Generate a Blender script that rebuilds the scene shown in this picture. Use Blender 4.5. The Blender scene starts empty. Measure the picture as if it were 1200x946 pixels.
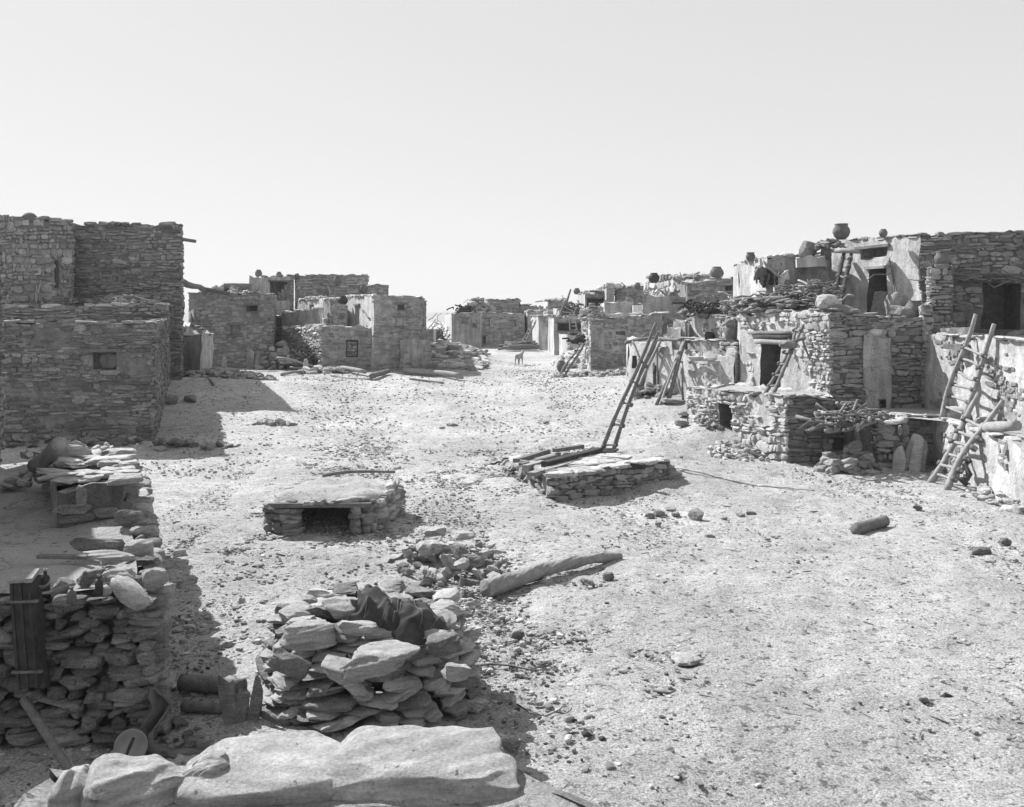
import bpy, bmesh, math, random
import numpy as np
R = random.Random(7); NR = np.random.RandomState(7)
sc = bpy.context.scene
COL = sc.collection
F = 1100.0; CH = 3.4; HY = 372.0          # focal length in photo pixels, eye height, horizon row

# ------------------------------------------------------------------ camera, sky, sun, exposure
cam = bpy.data.cameras.new('camera'); camo = bpy.data.objects.new('camera', cam); COL.objects.link(camo)
camo.location = (0, 0, CH); camo.rotation_euler = (math.radians(90), 0, 0)
cam.sensor_width = 36.0; cam.sensor_fit = 'HORIZONTAL'; cam.lens = 36.0*F/1200.0
cam.shift_y = -(473.0-HY)/1200.0
cam.clip_start = .05; cam.clip_end = 20000
sc.camera = camo
SUN_TO = np.array([-.85, .75, 1.02]); SUN_TO = SUN_TO/np.linalg.norm(SUN_TO)
elev = math.asin(SUN_TO[2]); az = math.atan2(SUN_TO[0], SUN_TO[1])     # az measured from +Y towards +X
w = bpy.data.worlds.new('World'); sc.world = w; w.use_nodes = True
nt = w.node_tree; nt.nodes.clear()
sky = nt.nodes.new('ShaderNodeTexSky'); sky.sky_type = 'NISHITA'; sky.sun_disc = False
sky.sun_elevation = elev; sky.sun_rotation = az
sky.altitude = 1900; sky.air_density = 1.0; sky.dust_density = 2.0; sky.ozone_density = 1.0
sep = nt.nodes.new('ShaderNodeRGBToBW')             # a monochrome plate: the sky's light as grey, its range compressed
cmb = nt.nodes.new('ShaderNodeCombineColor'); pw = nt.nodes.new('ShaderNodeMath'); pw.operation = 'POWER'; pw.inputs[1].default_value = .22
ml = nt.nodes.new('ShaderNodeMath'); ml.operation = 'MULTIPLY'; ml.inputs[1].default_value = 3.28
bg = nt.nodes.new('ShaderNodeBackground'); bg.inputs[1].default_value = .10
wo = nt.nodes.new('ShaderNodeOutputWorld')
nt.links.new(sky.outputs[0], sep.inputs[0])
nt.links.new(sep.outputs[0], pw.inputs[0]); nt.links.new(pw.outputs[0], ml.inputs[0])
for i in range(3): nt.links.new(ml.outputs[0], cmb.inputs[i])
nt.links.new(cmb.outputs[0], bg.inputs[0]); nt.links.new(bg.outputs[0], wo.inputs[0])
sl = bpy.data.lights.new('sun', 'SUN'); sl.energy = 5.0; sl.angle = math.radians(.5); sl.color = (1, 1, 1)
so = bpy.data.objects.new('sun', sl); COL.objects.link(so); so.location = (-30, 40, 40)
from mathutils import Vector
so.rotation_euler = Vector(SUN_TO).to_track_quat('Z', 'Y').to_euler()
vs = sc.view_settings; vs.view_transform = 'Standard'; vs.look = 'None'; vs.exposure = 0.85; vs.gamma = 1; vs.use_curve_mapping = False

# ------------------------------------------------------------------ materials (all grey: a monochrome plate)
MATS = {}
def mat(name, lo, hi, scale=3.0, bump=.02, bscale=25.0, rough=.95, island=0.0, speck=0.0, spscale=30.0, spval=.08, detail=8, big=0.0, fine=0.0, fscale=70.0, bed=0.0, streak=0.0, crack=0.0):
    m = bpy.data.materials.new(name); m.use_nodes = True; t = m.node_tree; N = t.nodes; L = t.links; N.clear()
    out = N.new('ShaderNodeOutputMaterial'); bs = N.new('ShaderNodeBsdfPrincipled'); L.new(bs.outputs[0], out.inputs[0])
    bs.inputs['Roughness'].default_value = rough; bs.inputs['Specular IOR Level'].default_value = .15
    g = N.new('ShaderNodeNewGeometry')
    n1 = N.new('ShaderNodeTexNoise'); n1.inputs['Scale'].default_value = scale; n1.inputs['Detail'].default_value = detail; n1.inputs['Roughness'].default_value = .65
    L.new(g.outputs['Position'], n1.inputs['Vector'])
    mr = N.new('ShaderNodeMapRange'); mr.inputs[1].default_value = .3; mr.inputs[2].default_value = .7
    mr.inputs[3].default_value = lo; mr.inputs[4].default_value = hi
    L.new(n1.outputs[0], mr.inputs[0]); val = mr.outputs[0]
    def math_(op, a, b):
        x = N.new('ShaderNodeMath'); x.operation = op
        for k, v in enumerate((a, b)):
            if isinstance(v, (int, float)): x.inputs[k].default_value = v
            else: L.new(v, x.inputs[k])
        return x.outputs[0]
    if island > 0:
        r = N.new('ShaderNodeMapRange'); r.inputs[3].default_value = 1-island; r.inputs[4].default_value = 1+island
        L.new(g.outputs['Random Per Island'], r.inputs[0]); val = math_('MULTIPLY', val, r.outputs[0])
    pos = g.outputs['Position']
    def vec(sx, sy, sz):
        v = N.new('ShaderNodeVectorMath'); v.operation = 'MULTIPLY'; L.new(pos, v.inputs[0]); v.inputs[1].default_value = (sx, sy, sz); return v.outputs[0]
    if bed > 0:       # thin bedding layers of sandstone
        nb = N.new('ShaderNodeTexNoise'); nb.inputs['Scale'].default_value = 6; nb.inputs['Detail'].default_value = 7; nb.inputs['Roughness'].default_value = .7
        L.new(vec(1, 1, 9), nb.inputs['Vector']); r = N.new('ShaderNodeMapRange'); r.inputs[1].default_value = .35; r.inputs[2].default_value = .65; r.inputs[3].default_value = 1-bed; r.inputs[4].default_value = 1+bed
        L.new(nb.outputs[0], r.inputs[0]); val = math_('MULTIPLY', val, r.outputs[0])
    if streak > 0:    # rain streaks down mud plaster
        nb = N.new('ShaderNodeTexNoise'); nb.inputs['Scale'].default_value = 4; nb.inputs['Detail'].default_value = 6
        L.new(vec(1, 1, .18), nb.inputs['Vector']); r = N.new('ShaderNodeMapRange'); r.inputs[1].default_value = .35; r.inputs[2].default_value = .65; r.inputs[3].default_value = 1-streak; r.inputs[4].default_value = 1+streak*.6
        L.new(nb.outputs[0], r.inputs[0]); val = math_('MULTIPLY', val, r.outputs[0])
    if crack > 0:     # drying cracks
        nw = N.new('ShaderNodeTexNoise'); nw.inputs['Scale'].default_value = 3; L.new(pos, nw.inputs['Vector'])
        va = N.new('ShaderNodeVectorMath'); va.operation = 'MULTIPLY_ADD'; L.new(nw.outputs[1], va.inputs[0]); va.inputs[1].default_value = (.5, .5, .5); L.new(pos, va.inputs[2])
        vo = N.new('ShaderNodeTexVoronoi'); vo.feature = 'DISTANCE_TO_EDGE'; vo.inputs['Scale'].default_value = 1.6; L.new(va.outputs[0], vo.inputs['Vector'])
        r = N.new('ShaderNodeMapRange'); r.inputs[1].default_value = .004; r.inputs[2].default_value = .02; r.inputs[3].default_value = 1-crack; r.inputs[4].default_value = 1
        L.new(vo.outputs[0], r.inputs[0]); val = math_('MULTIPLY', val, r.outputs[0])
    if big > 0:
        nb = N.new('ShaderNodeTexNoise'); nb.inputs['Scale'].default_value = .35; nb.inputs['Detail'].default_value = 4
        L.new(g.outputs['Position'], nb.inputs['Vector'])
        r = N.new('ShaderNodeMapRange'); r.inputs[1].default_value = .35; r.inputs[2].default_value = .65; r.inputs[3].default_value = 1-big; r.inputs[4].default_value = 1+big
        L.new(nb.outputs[0], r.inputs[0]); val = math_('MULTIPLY', val, r.outputs[0])
    if speck > 0:
        n2 = N.new('ShaderNodeTexNoise'); n2.inputs['Scale'].default_value = spscale; n2.inputs['Detail'].default_value = 3; n2.inputs['Roughness'].default_value = .6
        L.new(g.outputs['Position'], n2.inputs['Vector'])
        r = N.new('ShaderNodeMapRange'); r.inputs[1].default_value = .72-speck; r.inputs[2].default_value = .77-speck; r.inputs[3].default_value = 0; r.inputs[4].default_value = .8
        L.new(n2.outputs[0], r.inputs[0])
        mx = N.new('ShaderNodeMix'); L.new(r.outputs[0], mx.inputs[0]); L.new(val, mx.inputs[2]); mx.inputs[3].default_value = spval; val = mx.outputs[0]
    if fine > 0:      # fine grit: light and dark grains
        n3 = N.new('ShaderNodeTexNoise'); n3.inputs['Scale'].default_value = fscale; n3.inputs['Detail'].default_value = 4; n3.inputs['Roughness'].default_value = .75
        L.new(g.outputs['Position'], n3.inputs['Vector'])
        r = N.new('ShaderNodeMapRange'); r.inputs[1].default_value = .36; r.inputs[2].default_value = .64; r.inputs[3].default_value = 1-fine; r.inputs[4].default_value = 1+fine
        L.new(n3.outputs[0], r.inputs[0]); val = math_('MULTIPLY', val, r.outputs[0])
    cc = N.new('ShaderNodeCombineColor')
    for i in range(3): L.new(val, cc.inputs[i])
    L.new(cc.outputs[0], bs.inputs['Base Color'])
    if bump > 0:
        nb = N.new('ShaderNodeTexNoise'); nb.inputs['Scale'].default_value = bscale; nb.inputs['Detail'].default_value = 8; nb.inputs['Roughness'].default_value = .7
        L.new(g.outputs['Position'], nb.inputs['Vector'])
        b = N.new('ShaderNodeBump'); b.inputs['Strength'].default_value = 1; b.inputs['Distance'].default_value = bump
        nf = N.new('ShaderNodeTexNoise'); nf.inputs['Scale'].default_value = bscale*6; nf.inputs['Detail'].default_value = 6; nf.inputs['Roughness'].default_value = .75; L.new(vec(1, 1, 5) if bed > 0 else g.outputs['Position'], nf.inputs['Vector'])
        b2 = N.new('ShaderNodeBump'); b2.inputs['Strength'].default_value = 1; b2.inputs['Distance'].default_value = bump*(.5 if bed > 0 else .3); L.new(nf.outputs[0], b2.inputs['Height']); L.new(b2.outputs[0], b.inputs['Normal'])
        L.new(nb.outputs[0], b.inputs['Height']); L.new(b.outputs[0], bs.inputs['Normal'])
    MATS[name] = m; return m
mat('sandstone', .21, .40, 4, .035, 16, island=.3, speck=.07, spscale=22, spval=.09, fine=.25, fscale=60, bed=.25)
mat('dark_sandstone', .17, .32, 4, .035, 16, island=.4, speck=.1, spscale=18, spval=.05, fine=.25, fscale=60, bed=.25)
mat('pale_slab', .36, .55, 3, .03, 12, island=.15, speck=.06, spscale=20, spval=.12, fine=.16, fscale=60, bed=.22)
mat('mortar_and_shade', .09, .18, 6, .04, 16, speck=.09, spscale=20, spval=.05, fine=.3, fscale=60, big=.2)  # joint mortar, and the dark tone that paints shade into open doorways and porches
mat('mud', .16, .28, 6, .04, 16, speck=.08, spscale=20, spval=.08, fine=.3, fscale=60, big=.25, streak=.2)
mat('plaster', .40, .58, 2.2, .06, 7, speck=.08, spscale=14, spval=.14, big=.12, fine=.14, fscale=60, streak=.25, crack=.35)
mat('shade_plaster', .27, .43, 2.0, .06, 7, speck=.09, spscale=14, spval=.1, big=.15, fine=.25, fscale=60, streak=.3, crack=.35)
mat('roof_dirt', .3, .42, 2.0, .05, 9, speck=.1, spscale=12, spval=.1, fine=.25, fscale=60, crack=.3)
mat('ground', .31, .48, 3.0, .06, 9, speck=.14, spscale=13, spval=.12, big=.16, detail=12, fine=.5, fscale=50)
mat('gravel', .18, .38, 5, .0, 9, island=.45)
mat('litter', .03, .1, 5, .0, 9, island=.5)
mat('wood', .10, .20, 9, .012, 30, island=.3, rough=.85, fine=0.25, fscale=90)
mat('pale_wood', .20, .32, 9, .012, 30, island=.2, rough=.85, fine=0.25, fscale=90)
mat('dark_wood', .03, .07, 8, .01, 30, island=.3)
mat('clay', .09, .17, 7, .01, 20, rough=.8)
mat('dark_clay', .03, .06, 7, .01, 20, rough=.7)
mat('cloth', .03, .09, 6, .01, 60)
mat('pale_cloth', .10, .18, 6, .01, 40)
mat('hill', .15, .22, .01, 0, 1)
mat('glass', .06, .1, 3, 0, 1, rough=.15)
mat('tin', .18, .26, 10, .003, 30, rough=.5)

# ------------------------------------------------------------------ mesh builder
def disp(P, amp, s=1.0):
    x, y, z = P[:, 0]*s, P[:, 1]*s, P[:, 2]*s
    a = np.sin(1.7*x+2.3*y+1.1*z+.3)+.6*np.sin(4.1*x-3.3*y+3.7*z+1)+.35*np.sin(9.3*x+7.7*y-8.9*z+2)
    b = np.sin(2.1*x-1.3*y+2.1*z+2.3)+.6*np.sin(-3.7*x+4.3*y+4.1*z+.4)+.35*np.sin(8.3*x-9.7*y+7.9*z+5)
    c = np.sin(1.3*x+1.9*y-1.3*z+4.3)+.6*np.sin(4.7*x+3.1*y+2.9*z+2.4)+.35*np.sin(-9.1*x+8.7*y+9.9*z+1)
    return np.stack([a, b, c*.6], 1)*amp*.6
class MB:
    def __init__(s, *mats): s.m = list(mats); s.V = []; s.Q = []; s.T = []; s.n = 0
    def mi(s, name):
        if name not in s.m: s.m.append(name)
        return s.m.index(name)
    def add(s, V, Q=None, T=None, m=None, smooth=False):
        V = np.asarray(V, float).reshape(-1, 3); k = s.mi(m) if m else 0
        if Q is not None and len(Q): Q = np.asarray(Q, int).reshape(-1, 4); s.Q.append((Q+s.n, k, smooth))
        if T is not None and len(T): T = np.asarray(T, int).reshape(-1, 3); s.T.append((T+s.n, k, smooth))
        s.V.append(V); s.n += len(V)
    def bounds(s): V = np.concatenate(s.V); return V.min(0), V.max(0)
    def mesh(s, name, origin=(0, 0, 0)):
        V = np.concatenate(s.V)-np.array(origin); me = bpy.data.meshes.new(name)
        loops = [q.ravel() for q, _, _ in s.Q]+[t.ravel() for t, _, _ in s.T]
        cnt = [np.full(len(q), 4) for q, _, _ in s.Q]+[np.full(len(t), 3) for t, _, _ in s.T]
        mi = [np.full(len(q), k) for q, k, _ in s.Q]+[np.full(len(t), k) for t, k, _ in s.T]
        sm = [np.full(len(q), z) for q, _, z in s.Q]+[np.full(len(t), z) for t, _, z in s.T]
        loops = np.concatenate(loops); cnt = np.concatenate(cnt); mi = np.concatenate(mi); sm = np.concatenate(sm)
        me.vertices.add(len(V)); me.vertices.foreach_set('co', V.ravel())
        me.loops.add(len(loops)); me.loops.foreach_set('vertex_index', loops.astype(np.int32))
        me.polygons.add(len(cnt)); me.polygons.foreach_set('loop_start', np.concatenate([[0], np.cumsum(cnt)[:-1]]).astype(np.int32))
        me.polygons.foreach_set('material_index', mi.astype(np.int32)); me.polygons.foreach_set('use_smooth', sm.astype(bool))
        for k in s.m: me.materials.append(MATS[k])
        me.update(calc_edges=True); me.validate(); return me
    def part(s, name, parent, label=None):
        root = parent
        while root.parent: root = root.parent
        o = bpy.data.objects.new(name, s.mesh(name, root.location)); COL.objects.link(o); o.parent = parent
        if label: o['label'] = label
        return o
    def single(s, name, label, cat, group=None, origin=None, kind=None):
        a, b = s.bounds()
        if origin is None: origin = ((a[0]+b[0])/2, (a[1]+b[1])/2, a[2])
        o = bpy.data.objects.new(name, s.mesh(name, origin)); COL.objects.link(o); o.location = origin
        if kind: o['kind'] = kind
        if label: o['label'] = label; o['category'] = cat
        if group: o['group'] = group
        return o
def thing(name, label, cat, loc, group=None):
    o = bpy.data.objects.new(name, None); COL.objects.link(o); o.location = tuple(float(v) for v in loc); o.empty_display_size = .2
    o['label'] = label; o['category'] = cat
    if group: o['group'] = group
    return o

def P(px, d): return np.array([(px-600.0)/F*d, float(d)])
def Z(py, d): return CH-(py-HY)*d/F
def sstep(a, b, x):
    t = np.clip((x-a)/(b-a), 0, 1); return t*t*(3-2*t)
def gz(x, y):
    x = np.asarray(x, float); y = np.asarray(y, float)
    h = sstep(21, 44, y)*1.0+sstep(44, 85, y)*.3
    def g(cx, cy, a, rx, ry): return a*np.exp(-((x-cx)/rx)**2-((y-cy)/ry)**2)
    h = h+g(-12.2, 34, .45, 3.5, 5)+g(5.0, 30.5, .5, 2.2, 5)+g(5.2, 24.6, .42, 1.6, 1.6)+g(8, 42, .5, 4.0, 5)
    h = h+g(-3.4, 49, .9, 2.2, 5)+g(-1.25, 8.5, .06, 1.6, 1.4)+g(-2.9, 15.2, .07, 1.6, 1.2)+g(2.0, 20, .10, 3, 3)
    h = h+.025*np.sin(x*.9+.5*y)+.02*np.sin(1.7*y-.8*x+2)+.012*np.sin(3.1*x+1)*np.sin(2.7*y)
    h = h+g(3.6, 10.5, .05, 2.5, .8)-g(1.5, 6.2, .04, 1.2, .7)
    r = np.hypot(x, y); h = np.where(r > 110, h-(r-110)*.004, h)
    return h
def GZ(x, y): return float(gz(x, y))
def G(px, py):
    d = CH*F/(py-HY)
    for _ in range(30): d = .6*d+.4*(CH-GZ((px-600)/F*d, d))*F/(py-HY)
    p = P(px, d); return np.array([p[0], p[1], GZ(p[0], p[1])])

def grid(mb, U, W, fn, m, skip=None, amp=0, smooth=True):
    uu, ww = np.meshgrid(U, W, indexing='ij'); V = fn(uu.ravel(), ww.ravel())
    if amp: V = V+disp(V, amp)
    nu, nw = len(U), len(W); Q = []
    for i in range(nu-1):
        for j in range(nw-1):
            if skip and skip(.5*(U[i]+U[i+1]), .5*(W[j]+W[j+1])): continue
            a = i*nw+j; Q.append((a, a+nw, a+nw+1, a+1))
    mb.add(V, Q, None, m, smooth)

# irregular facing stones on a vertical wall A->B (outward normal to the right of A->B)
RING = np.array([(-1, -.5), (-.62, -1), (.62, -1), (1, -.5), (1, .5), (.62, 1), (-.62, 1), (-1, .5)])
def stones(mb, A, B, z0f, z1f, sx=.3, sz=.1, prot=.03, holes=(), m='sandstone', cover=1.0, amp=.0, seed=0, jit=.17, over=.04):
    rs = np.random.RandomState(seed+int(abs(A[0]*31+A[1]*17+B[0]*7)*10) % 100000)
    A = np.array(A[:2], float); B = np.array(B[:2], float); L = np.linalg.norm(B-A); t = (B-A)/L; n = np.array([t[1], -t[0]])
    zlo = min(z0f(0), z0f(L)); zhi = max(z1f(0), z1f(L)); cs = []
    z = zlo
    while z < zhi:
        h = sz*rs.choice([rs.uniform(.45, .9), rs.uniform(.8, 1.3), rs.uniform(1.3, 2.1)], p=[.4, .4, .2]); u = -over*rs.rand()
        while u < L:
            wdt = min(sx*rs.choice([rs.uniform(.25, .7), rs.uniform(.7, 1.3), rs.uniform(1.3, 2.3)], p=[.4, .38, .22]), L-u+over*rs.rand())
            if wdt < .04: break
            hh = h*rs.uniform(.7, 1.12); zz = z+h/2+.05*math.sin(u*1.3+z*2+seed)+rs.uniform(-.1, .1)*h
            if rs.rand() < .12: hh *= 1.5
            uc = u+wdt/2; u += wdt
            if zz < z0f(uc)-.05 or zz+hh*.4 > z1f(uc)+.03: continue
            if any(a-.02 < uc+wdt*.3 and uc-wdt*.3 < b+.02 and c-.01 < zz+hh*.4 and zz-hh*.4 < d+.01 for a, b, c, d in holes): continue
            if cover < 1:
                nn = .5+.25*math.sin(uc*2.3+seed)+.25*math.sin(zz*3.1+uc*1.1+seed*2)
                if nn+rs.uniform(-.25, .25) > cover: continue
            cs.append((uc, zz, wdt/2*.97, hh/2*.93, prot*rs.uniform(.3, 1.6)))
        z += h
    if not cs: return
    C = np.array(cs); N = len(C)
    ring = RING[None]*(1+rs.uniform(-jit, jit, (N, 8, 2)))
    rot = rs.uniform(-.12, .12, N)[:, None]
    ru = ring[:, :, 0]*C[:, 2:3]*1.0; rz = ring[:, :, 1]*C[:, 3:4]
    ru, rz = ru+rz*rot, rz-ru*rot
    def layer(s, dd):
        return np.stack([C[:, 0:1]+ru*s, C[:, 1:2]+rz*s, np.broadcast_to(dd, ru.shape)], 2)
    pr = C[:, 4:5]
    tilt = rs.uniform(-.3, .3, (N, 1))*ring[:, :, 1]*pr
    l0 = layer(1.0, -.03); l1 = layer(.98, pr*.55); l2 = layer(.88, pr+tilt)
    ctr = np.stack([C[:, 0], C[:, 1], C[:, 4]*1.1], 1)[:, None]
    X = np.concatenate([l0, l1, l2, ctr], 1).reshape(-1, 3)
    V = np.empty_like(X); V[:, :2] = A+X[:, 0:1]*t+X[:, 2:3]*n; V[:, 2] = X[:, 1]
    if amp:
        base = V.reshape(N, 25, 3)[:, 24].copy(); V = (V.reshape(N, 25, 3)+disp(base, amp)[:, None]).reshape(-1, 3)
    k = np.arange(8); k2 = (k+1) % 8
    q = np.concatenate([np.stack([k, k2, k2+8, k+8], 1), np.stack([k+8, k2+8, k2+16, k+16], 1)])
    tr = np.stack([k+16, k2+16, np.full(8, 24)], 1)
    off = (np.arange(N)*25)[:, None, None]
    mb.add(V, (q[None]+off).reshape(-1, 4), (tr[None]+off).reshape(-1, 3), m, False)

# rocks: faceted, rounded slabs
def make_rock(seed, n=6, facets=9, sharp=6.0, rough=.05, cut=(.62, .95)):
    rs = np.random.RandomState(seed); idx = {}; V = []; Q = []
    def vid(p):
        k = tuple(np.round(p, 5))
        if k not in idx: idx[k] = len(V); V.append(p)
        return idx[k]
    lin = np.linspace(-1, 1, n+1)
    for ax in range(3):
        for sg in (-1, 1):
            for i in range(n):
                for j in range(n):
                    c = []
                    for a, b in ((i, j), (i+1, j), (i+1, j+1), (i, j+1)):
                        p = np.zeros(3); p[ax] = sg; p[(ax+1) % 3] = lin[a]; p[(ax+2) % 3] = lin[b]; c.append(vid(p))
                    Q.append(c if sg > 0 else c[::-1])
    V = np.array(V); V = V/(np.abs(V)**sharp).sum(1)[:, None]**(1/sharp)
    for _ in range(facets):
        d = rs.normal(size=3)*np.array([1, 1, .55]); d /= np.linalg.norm(d); ext = np.abs(V@d).max(); o = ext*rs.uniform(*cut)
        V = V-np.clip(V@d-o, 0, None)[:, None]*d*.93
    k = rs.normal(size=(10, 3))*np.array([2.2]*3); ph = rs.uniform(0, 6.28, 10)
    for i in range(10):
        s = 1+i*.45
        V = V+(np.sin(V@(k[i]*s)+ph[i])*rough/s)[:, None]*rs.normal(size=3)*np.array([1, 1, 1.2])
    return V, np.array(Q)
HI = [make_rock(100+i, 14, 20, 3.5+.8*(i % 6), .05, (.5, .92)) for i in range(18)]; MID = [make_rock(200+i, 5, 11, 5, .05, (.6, .93)) for i in range(16)]; BIG = [make_rock(500+i, 30, 9 if i < 2 else 12, 5.5 if i < 2 else 3.2, .035 if i < 2 else .06, (.82, .98) if i < 2 else (.72, .95)) for i in range(5)]; LO = [make_rock(300+i, 2, 6, 4) for i in range(12)]
ROUND = [make_rock(400+i, 8, 5, 2.6, .05, (.8, .98)) for i in range(4)]
def rotm(a, b, c):
    ca, sa, cb, sb, cc, s_ = math.cos(a), math.sin(a), math.cos(b), math.sin(b), math.cos(c), math.sin(c)
    return np.array([[cc, -s_, 0], [s_, cc, 0], [0, 0, 1]])@np.array([[cb, 0, sb], [0, 1, 0], [-sb, 0, cb]])@np.array([[1, 0, 0], [0, ca, -sa], [0, sa, ca]])
def rock(mb, c, s, rot=(0, 0, 0), lib=None, m='sandstone', smooth=False):
    V, Q = (lib or MID)[R.randrange(len(lib or MID))]
    mb.add((V*np.array(s))@rotm(*rot).T+np.array(c), Q, None, m, smooth)
MESHC = {}
def rock_obj(c, s, rot, label, name='stone', group=None, lib='HI', m='sandstone', idx=None, cat='stone'):
    L = {'HI': HI, 'MID': MID, 'LO': LO, 'ROUND': ROUND, 'BIG': BIG}[lib]; i = R.randrange(len(L)) if idx is None else idx % len(L); key = (lib, i, m)
    if key not in MESHC:
        b = MB(m); b.add(L[i][0], L[i][1], None, m, lib in ('HI', 'ROUND', 'BIG')); me = b.mesh('stone')
        MESHC[key] = me
    o = bpy.data.objects.new(name, MESHC[key]); COL.objects.link(o)
    o.location = tuple(map(float, c)); o.scale = tuple(map(float, s)); o.rotation_euler = tuple(map(float, rot))
    o['label'] = label; o['category'] = cat
    if group: o['group'] = group
    return o

def tube(mb, pts, rad, sides=7, m='wood', smooth=True, lump=0.0, caps=True):
    pts = np.array(pts, float); n = len(pts); rad = np.array(rad if hasattr(rad, '__len__') else [rad]*n, float)
    tan = np.gradient(pts, axis=0); tan /= np.linalg.norm(tan, axis=1)[:, None]+1e-9
    up = np.array([0, 0, 1.0]) if abs(tan[0][2]) < .9 else np.array([0, 1.0, 0]); V = []
    s1 = np.cross(tan, up); s1 /= np.linalg.norm(s1, axis=1)[:, None]+1e-9; s2 = np.cross(s1, tan)
    a = np.arange(sides)*2*math.pi/sides
    for i in range(n):
        rr = rad[i]*(1+lump*np.array([R.uniform(-1, 1) for _ in range(sides)]))
        V.append(pts[i]+np.outer(np.cos(a)*rr, s1[i])+np.outer(np.sin(a)*rr, s2[i]))
    V = np.concatenate(V); Q = []; k = np.arange(sides); k2 = (k+1) % sides
    for i in range(n-1): Q.append(np.stack([i*sides+k, i*sides+k2, (i+1)*sides+k2, (i+1)*sides+k], 1))
    T = []
    if caps:
        V = np.concatenate([V, pts[:1], pts[-1:]]); c0 = n*sides
        T = np.concatenate([np.stack([k2, k, np.full(sides, c0)], 1), np.stack([(n-1)*sides+k, (n-1)*sides+k2, np.full(sides, c0+1)], 1)])
    mb.add(V, np.concatenate(Q), T, m, smooth)
def stick(mb, a, b, r0, r1=None, bend=.03, m='wood', n=6, sides=6, lump=.06):
    a = np.array(a, float); b = np.array(b, float); r1 = r0*.7 if r1 is None else r1; L = np.linalg.norm(b-a)
    t = np.linspace(0, 1, n); o1 = np.array([R.gauss(0, 1) for _ in range(3)]); o2 = np.array([R.gauss(0, 1) for _ in range(3)])
    pts = a+np.outer(t, b-a)+np.outer(np.sin(t*math.pi), o1)*bend*L*.5+np.outer(np.sin(t*2*math.pi), o2)*bend*L*.35
    tube(mb, pts, r0+(r1-r0)*t, sides, m, lump=lump)
def beam(mb, a, b, wd, ht, m='wood', jit=.012):
    a = np.array(a, float); b = np.array(b, float); t = (b-a)/np.linalg.norm(b-a); s = np.cross(t, (0, 0, 1.0)); s /= np.linalg.norm(s)+1e-9; u = np.cross(s, t)
    V = []
    for k in np.linspace(0, 1, 6):
        for i, j in ((-1, -1), (1, -1), (1, 1), (-1, 1)):
            V.append(a+(b-a)*k+s*i*wd/2*(1+R.uniform(-.08, .08))+u*j*ht/2*(1+R.uniform(-.08, .08)))
    Q = []
    for k in range(5):
        for i in range(4): Q.append((k*4+i, k*4+(i+1) % 4, k*4+4+(i+1) % 4, k*4+4+i))
    Q += [(3, 2, 1, 0), (20, 21, 22, 23)]
    mb.add(V, Q, None, m, False)
def lathe(mb, c, prof, m='clay', sides=20, tilt=(0, 0, 0), wob=.02):
    a = np.arange(sides)*2*math.pi/sides; V = []
    for r, z in prof: V.append(np.stack([np.cos(a)*r*(1+wob*np.sin(2*a+z*9)), np.sin(a)*r, np.full(sides, z)], 1))
    V = np.concatenate(V)@rotm(*tilt).T+np.array(c); k = np.arange(sides); k2 = (k+1) % sides; Q = []
    for i in range(len(prof)-1): Q.append(np.stack([i*sides+k, i*sides+k2, (i+1)*sides+k2, (i+1)*sides+k], 1))
    V = np.concatenate([V, [np.array([0, 0, prof[0][1]])@rotm(*tilt).T+np.array(c)]])
    mb.add(V, np.concatenate(Q), np.stack([k2, k, np.full(sides, len(V)-1)], 1), m, True)
def pot(c, h, r, label, name='clay_jar', group=None, m='clay', mouth=.6, tilt=(0, 0, 0)):
    mb = MB(m); lathe(mb, c, [(r*.5, 0), (r*.82, h*.18), (r, h*.45), (r*.95, h*.65), (r*.72, h*.86), (r*mouth, h*.93), (r*(mouth+.06), h), (r*(mouth-.06), h), (r*(mouth-.1), h*.85), (r*.7, h*.5), (.01, h*.2)], m, tilt=tilt)
    return mb.single(name, label, 'jar', group)
def ladder(label, l0, l1, r0, r1, nr, rad=.035, group=None, t0=.06, t1=.9, bend=.02, m='wood', extra=None):
    l0, l1, r0, r1 = [np.array(v, float) for v in (l0, l1, r0, r1)]
    root = thing('wooden_ladder', label, 'ladder', (l0+r0)/2, group)
    for a, b in ((l0, l1), (r0, r1)):
        mb = MB(m); stick(mb, a, b, rad, rad*.68, bend, m, 16, 8, .13); mb.part('rail', root)
    for i in range(nr):
        k = t0+(t1-t0)*i/max(1, nr-1)+R.uniform(-.01, .01); a = l0+(l1-l0)*k; b = r0+(r1-r0)*(k+R.uniform(-.01, .01)); e = (b-a)*.12
        mb = MB('pale_wood'); stick(mb, a-e, b+e, rad*.5, rad*.42, .04, 'pale_wood', 5, 6, .12)
        if rad > .045:
            for q, (s0, s1) in ((a, (l0, l1)), (b, (r0, r1))):
                ax_ = (s1-s0)/np.linalg.norm(s1-s0); stick(mb, q-ax_*rad*.6, q+ax_*rad*.6, rad*1.08, rad*1.06, .0, 'wood', 3, 8, .1)
        mb.part('rung', root)
    return root

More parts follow.
